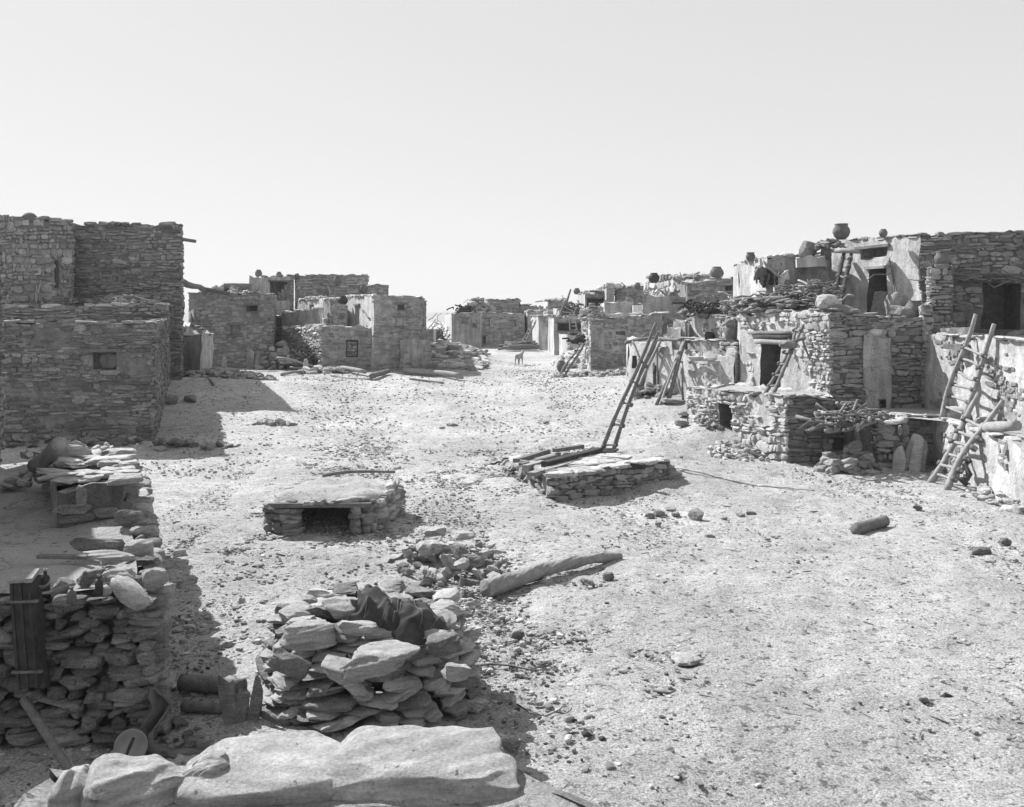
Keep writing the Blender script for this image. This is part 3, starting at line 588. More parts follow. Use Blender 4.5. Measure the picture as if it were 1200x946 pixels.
# stepped oven on the lattice house roof
root = thing('stone_oven', 'stepped stone oven on the roof above the stone filled window', 'oven', (*P(390, 44), 2.9))
for i, (a, b, y) in enumerate(((377, 386, 374), (383, 391, 368), (387, 397, 362), (391, 404, 358))):
    mb = MB('mortar_and_shade'); block(mb, [P(a, 44-.12*i), P(b, 43.9-.12*i), P(b+2, 45.4), P(a+2, 45.4)], 2.6, Z(y, 44), {0: dict(st=dict(ST_COB, m='sandstone'))}, 'shade_plaster', para=0, amp=.09, cell=.15); mb.part('step' if i < 3 else 'dome', root)
mb = MB('plaster'); block(mb, [P(379, 46.5), P(386, 46), P(400, 47), P(398, 49)], 2.6, Z(351, 46), {0: dict(), 1: dict(wall='shade_plaster')}, 'plaster', amp=.07, caps=(.4, .1, 'pale_slab', .9)); mb.part('chimney', root)
mb = MB('wood'); c = P(362, 43)
for i in range(170):
    px = R.uniform(342, 378); q = P(px, R.uniform(42.3, 44)); zz = GZ(*q)+R.uniform(.1, 1.0)*(1-.3*abs(px-362)/18); a = R.uniform(0, 6.28); d = np.array([math.cos(a), math.sin(a)*.5, R.gauss(0, .35)])*R.uniform(.2, .5)
    stick(mb, (*q, zz) - d, (*q, zz)+d, .025, .015, .2, 'dark_wood' if i % 3 else 'wood', 4, 4)
mb.single('brush_pile', 'dark tangled firewood pile against the stone filled window house', 'firewood')
mb = MB('wood')
for i in range(16):
    a = P(R.uniform(318, 345), R.uniform(42, 43.5)); b = a+np.array([R.uniform(.6, 1.8), R.uniform(-1, .6)]); stick(mb, (*a, GZ(*a)+R.uniform(.15, .7)), (*b, GZ(*b)+R.uniform(.05, .4)), .06, .05, .08, 'pale_wood' if i % 2 else 'wood', 5, 6)
mb.single('log_pile', 'loose pile of crooked pale logs in front of the rubble wall', 'logs')
lean_slab(358, 41.5, 8, 424, 441, 'pointed upright white stone standing in front of the firewood pile', 'pale_slab', 'standing_stone', .05)
lean_slab(348, 45.5, 10, 392, 412, 'round topped upright slab against the bright rubble wall', 'shade_plaster', 'stone_slab', .05)
mb = MB('sandstone'); heap(mb, *P(328, 43.4), 1.0, .6, 1.2, 60, .2); mb.single('rubble_heap', 'heap of stones at the foot of the square house corner', 'rubble')
mb = MB('sandstone'); heap(mb, *P(378, 40.6), 1.2, .4, .25, 50, .16, 'pale_slab'); mb.single('rubble_heap', 'low scatter of pale stones in front of the stone filled window', 'rubble')
mb = MB('sandstone'); heap(mb, *P(262, 37), 2.0, 1.6, .25, 110, .16); mb.single('rubble_heap', 'stones spilling from the low plastered room towards the street', 'rubble')
def log(px0, py0, px1, py1, r0, r1, label, m='pale_wood', bend=.02, lift=.0, name='fallen_log', n=10, lump=.08, z1=None):
    a, b = G(px0, py0), G(px1, py1); mb = MB(m); stick(mb, a+np.array([0, 0, r0+lift]), b+np.array([0, 0, (r1 if z1 is None else z1)+lift]), r0, r1, bend, m, n, 10, lump)
    return mb.single(name, label, 'log')
log(383, 434, 428, 441, .1, .09, 'pale log lying at the foot of the stone filled window wall', lift=.1); log(436, 446, 455, 439, .12, .1, 'short log end pointing at the street, left of the long fallen trunk', 'wood', lift=.05)
log(330, 441, 372, 436, .07, .05, 'thin pale pole on the ground before the loose log pile', bend=.02); log(388, 441, 436, 446, .06, .05, 'thin pale pole lying just below the pale log at the stone filled window wall', bend=.02); log(480, 445, 520, 450, .05, .04, 'thin pale pole on the street below the long fallen trunk', bend=.02)
log(474, 438.5, 541, 446, .13, .12, 'long pale fallen trunk on the street in front of the tower', lift=.05)
mb = MB('dark_sandstone')
def slope(u): return np.array([P(503, 44)*(1-u)+P(560, 46)*u])[0]
for i in range(420):
    u = R.random(); px = 500+62*u+R.gauss(0, 4); d = R.uniform(42, 52); q = P(px, d); k = R.uniform(.08, .34)
    rock(mb, (*q, GZ(*q)+.05), (k*1.5, k, k*.4), (R.gauss(0, .2), R.gauss(0, .2), R.uniform(0, 6)), LO, R.choice(['sandstone', 'pale_slab', 'dark_sandstone']))
mb.single('rubble_heap', 'broad slope of broken slabs between the tower and the far plastered house', 'rubble')

# --- far row at the end of the street
def far(label, px0, px1, d0, d1, y0, y1, depth=6, left=None, **kw):
    poly = [P(px0, d0), P(px1, d1), P(px1, d1)+np.array([.2, depth]), P(left if left else px0, d0+depth) if left else P(px0, d0)+np.array([0, depth])]
    ed = {0: dict(wall=kw.pop('front', 'shade_plaster')), 3: dict()}
    if 'st' in kw: ed[0]['st'] = kw.pop('st')
    wins = [op(poly, 0, *v) for v in kw.pop('wins', [])]; ed[0]['ops'] = wins
    return simple(label, poly, [Z(y0, d0), Z(y1, d1), Z(y1, d1), Z(y0, d0)], ed, parts=[(0, o, dict(kind='window', panel=pn)) for o, pn in zip(wins, kw.pop('panels', [None]*9))], cell=.5, zb=.5, **kw)
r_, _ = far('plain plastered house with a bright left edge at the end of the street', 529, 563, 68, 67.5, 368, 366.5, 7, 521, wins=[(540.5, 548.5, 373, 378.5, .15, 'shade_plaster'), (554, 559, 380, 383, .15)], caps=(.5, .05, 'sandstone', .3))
r_, _ = far('long stone house with a small door at the end of the street', 563.5, 614, 69, 70, 365, 367, 7, st=dict(ST_FAR, cover=.9, prot=.02), wins=[(567, 574, 373.5, 381, .15, 'shade_plaster'), (598, 604, 376, 382, .1, 'shade_plaster'), (565.5, 569.5, 394, 402.5, .8)], caps=(.7, .06, 'sandstone', .5))
far('dark square upper room on top of the long stone house', 571.5, 607, 74.5, 75, 352, 352, 5, 569, st=dict(ST_FAR, m='dark_sandstone'), caps=(.5, .14, 'dark_sandstone', .6))
far('small low upper room right of the dark square one', 607.5, 619, 76, 76, 358, 357, 5, caps=(.5, .1, 'dark_sandstone', .6))
far('pale far roof just visible between the end houses and the right row', 617, 640, 90, 90, 361, 361, 6, caps=(.7, .2, 'dark_sandstone', .7))
far('low dark wall at the left end of the street', 494, 508, 60, 60, 386, 386, 5, st=ST_FAR)
mb = MB('wood'); q = P(513, 62); brush(mb, q[0], q[1], GZ(*q)+.1, .6, .5, 1.3, 150, .03, 1.0, 'wood', up=.7); mb.single('brush_pile', 'tangle of pale branches left of the plain plastered house', 'firewood')
mb = MB('dark_wood'); q = P(544, 69); brush(mb, q[0], q[1], Z(367, 69), .6, .5, .45, 80, .05, .5, 'dark_wood'); mb.single('brush_pile', 'dark clump of brush on the plain plastered roof', 'firewood')
mb = MB('sandstone'); q = P(560, 72); heap(mb, q[0], q[1], 1.1, .8, 1.1, 80, .3, 'sandstone', lambda x, y: Z(366, 72)); brush(mb, q[0], q[1], Z(361, 72), .8, .5, .4, 34, .03, .8, 'pale_wood', up=.3); mb.single('roof_clutter', 'pile of stones and sticks beside the dark square upper room', 'rubble')
mb = MB('pale_wood')
for i in range(26):
    a = P(R.uniform(583, 600), R.uniform(62, 66)); b = a+np.array([R.uniform(1.5, 2.6), R.uniform(-.5, .5)]); stick(mb, (*a, GZ(*a)+R.uniform(.1, .45)), (*b, GZ(*b)+R.uniform(.1, .6)), .09, .07, .03, R.choice(['pale_wood', 'wood']), 5, 6)
mb.single('log_pile', 'low stack of long poles at the far end of the street', 'logs')

# --- dog standing in the street
def dog(px, py, label):
    g = G(px, py); s = 1.0; v = [(0, 0, .46), (.0, .28, .47), (0, .42, .56), (0, .54, .62), (0, .66, .58), (0, -.22, .44), (0, -.38, .5), (0, -.52, .42)]
    E = [(0, 1), (1, 2), (2, 3), (3, 4), (0, 5), (5, 6), (6, 7)]; rad = [.1, .115, .07, .07, .035, .1, .03, .018]
    for sx in (-1, 1):
        for y0, base, kn in ((.25, 1, .02), (-.22, 5, -.07)):
            i = len(v); v += [(sx*.07, y0, .36), (sx*.08, y0+kn, .2), (sx*.08, y0, .04), (sx*.08, y0+.05, .015)]; E += [(base, i), (i, i+1), (i+1, i+2), (i+2, i+3)]; rad += [.06, .032, .024, .022]
        i = len(v); v += [(sx*.05, .5, .72)]; E += [(3, i)]; rad += [.018]
    me = bpy.data.meshes.new('dog'); me.from_pydata(v, E, []); me.materials.append(MATS['pale_wood']); o = bpy.data.objects.new('dog', me); COL.objects.link(o)
    m = o.modifiers.new('skin', 'SKIN'); m.use_smooth_shade = True
    for k, sv in enumerate(me.skin_vertices[0].data): sv.radius = (rad[k], rad[k]); sv.use_root = k == 0
    ss = o.modifiers.new('sub', 'SUBSURF'); ss.levels = 1; ss.render_levels = 1
    o.location = tuple(g); o.rotation_euler = (0, 0, math.radians(-22)); o['label'] = label; o['category'] = 'dog'; return o
dog(608, 427.5, 'small pale dog standing alone far up the sunny street')

# ================================================================== RIGHT SIDE HOUSES
# M: low front storey, N: middle storey, O / P: upper storeys, Q / T: right-hand terraces of one big terraced house
pM = [np.array([4.85, 25.9]), np.array([6.38, 21.6]), np.array([7.4, 21.75]), np.array([7.9, 23.6]), np.array([6.7, 28.4])]
pN = [np.array([6.82, 28.0]), np.array([8.0, 23.6]), np.array([10.75, 23.9]), np.array([11.6, 26.4]), np.array([11.6, 33]), np.array([7.2, 33])]
pO = [np.array([7.72, 31.9]), np.array([7.88, 29.0]), np.array([9.8, 28.9]), np.array([9.8, 33.2]), np.array([7.8, 33.2])]
pP = [np.array([10.1, 29.9]), np.array([11.3, 26.0]), np.array([15.5, 25.9]), np.array([15.5, 32]), np.array([10.3, 32])]
pT = [np.array([8.35, 21.75]), np.array([9.68, 21.5]), np.array([9.05, 17]), np.array([8.7, 13]), np.array([14.5, 13]), np.array([14.5, 24.3]), np.array([8.35, 24.3])]
pQ = [np.array([10.5, 24.4]), np.array([10.2, 18.3]), np.array([10.1, 13.6]), np.array([14.4, 13.6]), np.array([14.4, 26.2]), np.array([11.3, 26.2])]
root = thing('terraced_house', 'large sunlit terraced adobe house on the right, stepping up in four levels with dark doorways', 'house', (8, 24, 0))
oM = op(pM, 0, 844, 858, 473, 511, 1.3, 'mortar_and_shade'); mb = MB('plaster')  # narrow doorway recess coloured dark to stand for the shade inside
block(mb, pM, -.6, [1.45, 1.56, 1.55, 1.5, 1.45], {0: dict(ops=[oM], st=dict(ST_RUB, cover=.72, prot=.07, sx=.17, sz=.085, m='pale_slab'), caps=(.35, .07, 'sandstone', .8)), 1: dict(wall='mortar_and_shade', st=dict(ST_MID, sx=.28, sz=.09, prot=.04, g=-.1, m='dark_sandstone'), caps=(.3, .06, 'sandstone', .8))}, 'plaster', amp=.06, cell=.16, para=.05)
low = mb.part('front_room', root, 'low front room of rubble with a narrow doorway'); trim(low, pM, 0, oM, 'door_lintel', sill=False)
oN = op(pN, 0, 890, 916, 402, 458, 1.3, 'mortar_and_shade'); oNn = op(pN, 1, 1028, 1039, 468, 479, .3, 'mortar_and_shade'); mb = MB('plaster')  # middle doorway lined in the dark tone: interior shade put into the colour
block(mb, pN, -.2, [3.5, 3.58, 3.3, 3.3, 3.4, 3.4], {0: dict(ops=[oN], wall='plaster', caps=(.3, .05, 'sandstone', .7)), 1: dict(ops=[oNn], wall='mortar_and_shade', st=dict(sx=.30, sz=.082, prot=.04, m='sandstone', g=.3), caps=(.4, .07, 'sandstone', .8))}, 'plaster', amp=.05, cell=.16)
A, B = pN[0], pN[1]; L = np.linalg.norm(B-A)
stones(mb, A+(B-A)*.80, B, lambda u: 1.4, lambda u: 3.5, .16, .10, .07, m='pale_slab', jit=.25, amp=.05); stones(mb, A, A+(B-A)*.82, lambda u: 1.4, lambda u: 3.5, .2, .12, .05, m='pale_slab', jit=.25, amp=.05, cover=.3, holes=[(oN[0]-.3, oN[1]+.1, oN[2], oN[3]+.3)], seed=9)
stones(mb, A, A+(B-A)*.8, lambda u: 3.15, lambda u: 3.5, .24, .1, .06, m='pale_slab', jit=.25, amp=.05, cover=.8, seed=4)
mid = mb.part('middle_room', root, 'middle storey with pale plaster and a dark doorway')
A, B = pN[0], pN[1]; t = (B-A)/L; nn = np.array([t[1], -t[0]])
for du, dz, ln, r, mm in ((-.5, .22, 2.3, .05, 'wood'), (-.1, .10, 1.9, .07, 'dark_wood'), (-.1, -.02, 1.8, .08, 'pale_wood')):
    a = A+t*(oN[0]+du)+nn*.06; b = a+t*ln; mb = MB(mm); stick(mb, (*a, oN[3]+dz+.05), (*b, oN[3]+dz+.08), r, r*.9, .01, mm, 5, 8); mb.part('lintel', mid)
mb = MB('shade_plaster'); block(mb, [P(1012, 23.62), P(1046, 23.6), P(1044, 24.4), P(1012, 24.4)], .2, [2.95, 2.9, 2.9, 2.95], {0: dict(ops=[op([P(1012, 23.62), P(1046, 23.6)], 0, 1028, 1039, 468, 479, .3, 'mortar_and_shade')], st=dict(ST_RUB, cover=.38, prot=.02, m='shade_plaster', g=.3))}, 'shade_plaster', para=0, amp=.05, cell=.14); mb.part('pilaster', root)
mb = MB('plaster'); o1 = op(pO, 1, 903, 905, 340, 345, .1)
block(mb, pO, 3.0, [5.22, 5.2, 5.42, 5.4, 5.2], {0: dict(caps=(.3, .07, 'plaster', .6)), 1: dict(wall='shade_plaster', caps=(.35, .1, 'plaster', .7))}, 'plaster', amp=.07, cell=.16); upl = mb.part('upper_room', root, 'left upper room of pale plaster with its flat roof overhanging')
mb = MB('plaster'); block(mb, [P(934, 28.0), P(968, 27.9), P(968, 29.1), P(934, 29.1)], Z(313, 28), [Z(303, 28), Z(298, 28), Z(297, 28), Z(301, 28)], {0: dict(), 3: dict()}, 'plaster', para=0, amp=.05, cell=.15); mb.part('porch_roof', root)
for i, (a, b, y) in enumerate(((905, 911, 345), (908, 916, 332), (912, 924, 320))):
    mb = MB('shade_plaster'); block(mb, [P(a-1, 28.3+.1*i), P(b, 28.3+.1*i), P(b+1, 29.1), P(a, 29.1)], 3.2, Z(y, 28.4), {0: dict(st=dict(ST_COB, m='sandstone', cover=.7)), 3: dict(wall='plaster')}, 'plaster', para=0, amp=.07, cell=.12); mb.part('stair_step', root)
oP = op(pP, 0, 1017.5, 1041, 315, 373, 1.4, 'mortar_and_shade'); oPw = op(pP, 0, 1006, 1040, 291, 303, .55, 'shade_plaster'); oPr = op(pP, 1, 1152, 1196, 332, 386, .9, 'mortar_and_shade')  # tall doorway and side recess lined dark, their inner shade painted in
mb = MB('plaster'); block(mb, pP, 2.7, [Z(284, 29.9), Z(275, 26), Z(272, 25.9), 5.8, 5.8], {0: dict(ops=[oP, oPw], caps=(.3, .07, 'sandstone', .7)), 1: dict(wall='mortar_and_shade', ops=[oPr], st=dict(sx=.33, sz=.095, prot=.04, g=2.9, m='dark_sandstone'), caps=(.4, .08, 'dark_sandstone', .9))}, 'plaster', amp=.06, cell=.16)
upr = mb.part('top_room', root, 'top room with a tall dark doorway and a wide slot window above it'); trim(upr, pP, 0, oP, 'door_lintel', 'pale_wood', sill=False); trim(upr, pP, 0, oPw, 'window_lintel', sill=False)
mb = MB('wood'); brush(mb, 13.4, 25.7, Z(328, 25.8), 1.8, .2, .12, 70, .025, .8, 'wood', 0, .1); mb.part('brush_ledge', upr)
mb = MB('dark_wood'); A, B = pP[0], pP[1]; u0, _ = ray_u(A, B, 1043); t = (B-A)/np.linalg.norm(B-A); nn = np.array([t[1], -t[0]]); q = A+t*(u0-.1)+nn*.35
beam(mb, (*q, 3.45), (*(A+t*(u0-.25)+nn*.05), 4.15), .45, .05); mb.single('wooden_board', 'dark board leaning beside the top doorway of the terraced house', 'board')
for i in range(2):
    mb = MB('wood'); a = A+t*(u0+.1+.12*i)+nn*(.1); b = A+t*(u0+.75+.1*i)+nn*.35; stick(mb, (*b, 3.5), (*a, 5.1-.2*i), .025, .02, .01); mb.single('thin_pole', 'thin pole leaning on the top room beside its dark doorway', 'pole', 'thin poles by the top doorway')
q = P(1050, 25.9); rock_obj((q[0], q[1], 3.75), (.28, .25, .35), (.1, .1, .3), 'bulging pale sack at the foot of the top doorway', 'sack', None, 'ROUND', 'shade_plaster', cat='sack')
q = P(1061, 25.3); rock_obj((q[0], q[1], 3.5), (.45, .3, .2), (.1, .2, .6), 'low slab stone block on the roof edge beside the top doorway', 'stone', None, 'MID', 'sandstone')
q = P(1072, 25.3); pot((q[0], q[1], 3.35), .5, .27, 'wide mouthed pot at the corner of the top room', 'clay_pot', None, 'clay')
q = P(991.5, 27.5); pot((q[0]-.0, q[1]+.4, Z(280, 27.7)), .46, .25, 'large upright clay jar standing highest, on the top room roof corner', 'clay_jar', None, 'clay', .75)
mb = MB('sandstone'); q = P(975, 27.8); heap(mb, q[0], q[1]+.3, .5, .3, .25, 40, .12, 'sandstone', lambda x, y: Z(290, 27.8)); mb.single('rubble_heap', 'small stones piled on the roof below the highest jar', 'rubble')
q = P(948, 28.5); rock_obj((q[0], q[1], Z(295, 28.5)+.02), (.26, .2, .27), (.2, .3, .4), 'dark rough pointed boulder on the porch roof of the terraced house', 'boulder', None, 'MID', 'dark_sandstone', cat='boulder')
q = P(968, 28.4); rock_obj((q[0], q[1], Z(296, 28.5)), (.22, .2, .16), (.2, .3, 1.4), 'dark squat stone on the porch roof between the boulder and the high jar', 'stone', None, 'MID', 'dark_sandstone')
q = P(879.5, 29.6); pot((q[0], q[1], Z(306, 29.6)), .27, .15, 'small dark jar on the left upper room roof', 'clay_jar', None, 'clay', .8)
mb = MB('wood'); q = P(894, 28.9)
for i in range(26):
    x_ = q[0]-.25+.62*R.random(); t_ = Z(311, 28.7)-.25*(x_-q[0]+.25)-R.random()*.1; stick(mb, (x_, 28.7+R.uniform(-.08, .08), t_), (x_+R.gauss(0, .06), 28.7+R.uniform(-.1, .1), t_-R.uniform(.3, .6)), R.uniform(.04, .09), R.uniform(.02, .07), .15, 'dark_wood' if i % 3 == 0 else 'wood', 6, 7, .25)
mb.single('hide_bundle', 'dark bundle of hide hanging from a pole at the left upper room', 'bundle')
mb = MB('pale_wood'); stick(mb, (*P(894, 28.4), Z(306, 28.4)), (*P(915, 28.2), Z(326, 28.2)), .045, .04, .02, 'pale_wood'); mb.single('thin_pole', 'short pale pole slanting across the corner of the left upper room', 'pole')
# ladder with a crossbar on the middle roof
lz = lambda px, py, d: (*P(px, d), Z(py, d))
ld = ladder('short ladder with a crossbar leaning beside the tall top doorway', lz(975, 353, 25.4), lz(990, 294, 27.2), lz(984.5, 357, 25.2), lz(998.5, 294, 26.9), 5, .07, t0=.12, t1=.85, bend=.01, m='dark_wood')
mb = MB('pale_wood'); stick(mb, lz(979, 294, 27.1), lz(1006, 294.5, 26.6), .07, .07, .0, 'pale_wood', 4, 8); mb.part('crossbar', ld)
mb = MB('wood'); a0 = P(872, 28.4); b0 = P(972, 24.6)
for i in range(380):
    k = R.random(); c = np.array([*(a0+(b0-a0)*k), 0]); c[0] += R.gauss(0, .12); c[1] += R.gauss(0, .2)
    c[2] = 3.55+R.random()*(.3+.75*k*(1-max(0, k-.75)*3)); c[0] += .15; l = R.uniform(.25, .65) if k > .35 else R.uniform(.3, .6); a = R.gauss(2.6, .7); d = np.array([math.cos(a), math.sin(a), R.gauss(.1, .28)])*l/2
    stick(mb, c-d, c+d, R.uniform(.015, .04), None, .15, 'pale_wood' if R.random() < .35 else 'wood', 4, 5)
mb.single('brush_pile', 'long pile of pale gnarled firewood along the middle roof edge', 'firewood')
mb = MB('sandstone'); a0 = P(868, 28); b0 = P(930, 25.6)
for i in range(90):
    k = R.random(); q = a0+(b0-a0)*k; rock(mb, (q[0]+R.gauss(0, .05), q[1]+R.gauss(0, .15), 3.55+.42*R.random()), (R.uniform(.12, .34), .15, R.uniform(.03, .06)), (0, R.gauss(0, .08), R.gauss(.1, .3)), MID, R.choice(['sandstone', 'dark_sandstone']))
mb.single('slab_pile', 'flat slabs and stones stacked on the roof edge above the middle doorway', 'stones')
q = P(972, 23.75); rock_obj((q[0]+.05, q[1]+.25, 3.78), (.30, .26, .19), (.05, .1, .2), 'smooth whitewashed lump on the middle roof corner below the crossbar ladder', 'plaster_lump', None, 'ROUND', 'plaster', 2, 'lump')
q = P(983, 23.8); rock_obj((q[0]+.1, q[1]+.15, 3.62), (.4, .3, .12), (.05, .1, .2), 'rough dark slab beside the whitewashed lump on the middle roof corner', 'stone', None, 'MID', 'sandstone', 2)
q = P(1026, 23.7); rock_obj((q[0], q[1]-.02, Z(390, 23.6)), (.17, .12, .1), (0, 0, 0), 'pale rounded stone jutting from the wall below the top doorway', 'stone', None, 'ROUND', 'pale_slab', 1)
# ladder at the middle doorway
ld = ladder('ladder leaning in front of the middle doorway, on the low front room', lz(896, 463, 22.6), lz(934, 380, 24.4), lz(906, 463, 22.4), lz(941, 381, 24.1), 6, .05, t0=.12, t1=.9)
mb = MB('wood'); stick(mb, lz(914, 405, 23.4), lz(943, 397, 23.5), .05, .04, .05); q = lz(925, 404, 23.5); V_, Q_ = ROUND[2]; mb.add(V_*np.array([.2, .14, .1])+np.array(q), Q_, None, 'wood', True); mb.single('forked_beam', 'knotted short beam tied across the middle doorway ladder', 'beam')
mb = MB('wood'); stick(mb, lz(941, 399, 23.4), lz(949, 422, 23.7), .03, .02, .02); mb.single('thin_pole', 'short thin stick hanging off the tied beam by the middle doorway', 'pole')
# pilasters, pots and terraces at the right
mb = MB('mortar_and_shade'); pl = [P(1092, 24.3), P(1116, 24.2), P(1116, 25.6), P(1093, 25.7)]
block(mb, pl, 1.0, [Z(312, 24.3), Z(310, 24.2), 4.7, 4.7], {0: dict(st=dict(sx=.26, sz=.1, prot=.05, m='sandstone', g=1.2)), 3: dict(st=dict(sx=.2, sz=.1, prot=.07, m='pale_slab', g=1.2))}, 'mortar_and_shade', para=0, amp=.05, cell=.18); mb.part('stone_pier', root, 'ragged stone pier with sunlit slabs')
mb = MB('mortar_and_shade'); block(mb, [P(1081, 23.8), P(1092, 23.7), P(1092, 24.9), P(1081, 25)], 1.0, [Z(361, 23.8), Z(355, 23.7), 3.7, 3.7], {0: dict(st=dict(sx=.26, sz=.1, prot=.05, m='sandstone', g=1.2)), 3: dict(st=dict(sx=.2, sz=.1, prot=.07, m='pale_slab', g=3.2))}, 'mortar_and_shade', para=0, amp=.05, cell=.18); mb.part('stone_pier', root, 'short stone pier beside the tall one')
q = P(1104.5, 24.7); pot((q[0], q[1], Z(311.5, 24.7)), .37, .2, 'clay pot standing alone on top of the ragged stone pier', 'clay_pot', None, 'clay', .75)
mb = MB('plaster'); block(mb, pT, -.6, [1.08, 1.08, 1.12, 1.1, 1.1, 1.1, 1.1], {0: dict(wall='mortar_and_shade', st=dict(ST_MID, g=-.1), caps=(.35, .07, 'pale_slab', .9)), 1: dict(st=dict(ST_RUB, cover=.3, prot=.04), caps=(.4, .07, 'pale_slab', .5)), 2: dict(caps=(.4, .07, 'pale_slab', .5))}, 'plaster', amp=.07, cell=.16, para=0); mb.part('lower_terrace', root, 'pale plastered lower terrace at the foot of the long ladders')
mb = MB('plaster'); block(mb, pQ, .8, [2.98, 2.95, 2.9, 2.95, 2.95, 2.95], {0: dict(st=dict(ST_RUB, cover=.25, prot=.03), caps=(.45, .07, 'pale_slab', .7)), 1: dict()}, 'plaster', amp=.07, cell=.16, para=.06); mb.part('upper_terrace', root, 'high pale plastered terrace wall behind the long ladders')
mb = MB('pale_wood'); stick(mb, lz(1121, 394, 22.6), lz(1190, 399.5, 19.5), .06, .05, .01, 'pale_wood', 6, 8); mb.single('thin_pole', 'long straight pale pole lying along the high terrace edge behind the ladders', 'pole')
mb = MB('wood'); beam(mb, lz(1113, 406, 21.8), lz(1134, 407, 21.2), .35, .12, 'wood'); mb.single('wooden_block', 'dark block of wood set in the high terrace wall beside the upper ladder', 'wood block')
mb = MB('sandstone'); beam(mb, lz(1107, 390, 23.6), lz(1136, 389, 23.2), .6, .22, 'pale_slab'); mb.single('stone_block', 'long pale stone block on the high terrace, left of the upper ladder top', 'stone')
ladder('upper of the two long ladders at the right, rising from the lower terrace', lz(1104, 492, 21.15), lz(1143.6, 368, 20.8), lz(1127, 497, 20.3), lz(1165, 380, 19.85), 6, .065, t0=.12, t1=.68, bend=.035, m='pale_wood')
ladder('lower of the two long ladders at the right, standing on the street', lz(1089, 568, 19.1), lz(1147, 461, 19.5), lz(1110, 575, 18.45), lz(1175, 470, 18.6), 6, .07, t0=.12, t1=.7, bend=.04, m='pale_wood')
for i, (px, py, s, lb) in enumerate(((1118, 487, .3, 'smooth pale boulder between the feet of the upper ladder'), (1136, 470, .28, 'squared pale stone behind the upper ladder on the lower terrace'), (1186, 488, .33, 'flat dark stone on the lower terrace at the right edge'), (1150, 484, .22, 'small rough stone on the lower terrace below the ladders'))):
    q = P(px, 20.9 if i < 2 else 19.4); rock_obj((q[0]+.2, q[1]+.3, 1.2), (s, s*.7, s*.55), (.1, .1, i), lb, 'stone', None, 'ROUND' if i == 0 else 'MID', 'pale_slab' if i < 2 else 'sandstone')
mb = MB('pale_wood'); stick(mb, lz(1152, 502, 18.7), lz(1192, 499, 17.6), .11, .1, .01, 'pale_wood', 5, 9); mb.single('short_log', 'short thick pale log on the lower terrace edge at the right', 'log')
mb = MB('dark_wood'); pts = [lz(1148, 540, 18.6), lz(1143, 545, 18.5), lz(1148, 556, 18.4), lz(1144, 563, 18.3), lz(1136, 560, 18.3), lz(1145, 568, 18.3)]; tube(mb, [np.array(p)-np.array([.2, 0, 0]) for p in pts], .05, 6, 'dark_wood', lump=.3); mb.single('twisted_root', 'dark twisted root hanging on the pale wall behind the lower ladder', 'root')
# stone shelf wall, leaning slabs and brush shelter
pS = [P(1026, 21.3), P(1061, 21.15), P(1061, 22), P(1026, 22)]
mb = MB('mortar_and_shade'); block(mb, pS, -.5, [Z(497, 21.3), Z(493, 21.2), 1.0, 1.0], {0: dict(st=dict(sx=.3, sz=.12, prot=.09, m='sandstone', jit=.22, g=-.05)), 3: dict(st=dict(ST_RUB, g=0))}, 'mortar_and_shade', para=0, amp=.08, caps=(.35, .12, 'pale_slab', .9)); mb.single('stone_wall', 'short dry stacked stone wall between the brush shelter and the leaning slabs', 'wall')
for i, (x0, x1, y0, y1, lb) in enumerate(((1049, 1063, 515, 547, 'leftmost of the tall pale slabs leaning on the right terrace'), (1061, 1070, 507, 546, 'narrow dark slab leaning between the two pale slabs on the right terrace'), (1068, 1083, 504, 548, 'widest tallest pale slab leaning on the right terrace'), (1080, 1088, 508, 545, 'rightmost dark narrow slab leaning on the right terrace'))):
    d = 20.9-.03*i; c = P((x0+x1)/2, d); h = (y1-y0)/F*d; rock_obj((c[0], c[1]+.1, GZ(*c)+h/2-.04), ((x1-x0)/2/F*d, .05, h/2), (-.22, .12 if i != 3 else -.05, -.9 if i % 2 else -.35), lb, 'stone_slab', None, 'MID', 'pale_slab' if i % 2 == 0 else 'sandstone', 3+i, 'slab')
root = thing('brush_shelter', 'small shelter of sticks on two forked posts against the low front room', 'shelter', (*P(985, 21.3), 0))
for (a, b) in (((960, 536), (967, 494)), ((1011, 550), (1000, 487))):
    mb = MB('wood'); d0 = CH*F/(a[1]-HY); stick(mb, (*P(a[0], d0), -.05), (*P(b[0], d0+.1), Z(b[1], d0+.1)), .07, .055, .03, 'wood', 6, 8); mb.part('post', root)
mb = MB('wood')
for i in range(170):
    px = R.uniform(955, 1030); d = R.uniform(20.3, 22.6); q = P(px, d); zz = .96+R.random()*.42*(1-abs(px-990)/60)+(.05 if px > 990 else .02); a = R.gauss(.1, .9); l = R.uniform(.25, .9); dv = np.array([math.cos(a), math.sin(a), R.gauss(0, .2)])*l/2
    stick(mb, (*q, zz)-dv, (*q, zz)+dv, R.uniform(.02, .05), None, .2, 'pale_wood' if i % 3 == 0 else 'wood', 4, 5)
mb.part('brush_roof', root)
mb = MB('sandstone'); heap(mb, *P(993, 20.9), .75, .5, .55, 75, .15, 'sandstone', lib=MID); mb.single('rubble_heap', 'heap of rounded stones under the brush shelter', 'rubble')
mb = MB('pale_slab'); heap(mb, *P(868, 22.6), .8, .8, .2, 120, .07, 'pale_slab', lib=MID); heap(mb, *P(828, 25.0), .35, 1.0, .2, 70, .07, 'sandstone', lib=MID); mb.single('rubble_heap', 'spill of small stones below the narrow doorway of the low front room', 'rubble')
mb = MB('sandstone'); heap(mb, 9.0, 17.2, .6, 1.3, .2, 60, .12, 'pale_slab', lib=MID); mb.single('rubble_heap', 'small stones at the foot of the pale terrace near the right edge', 'rubble')

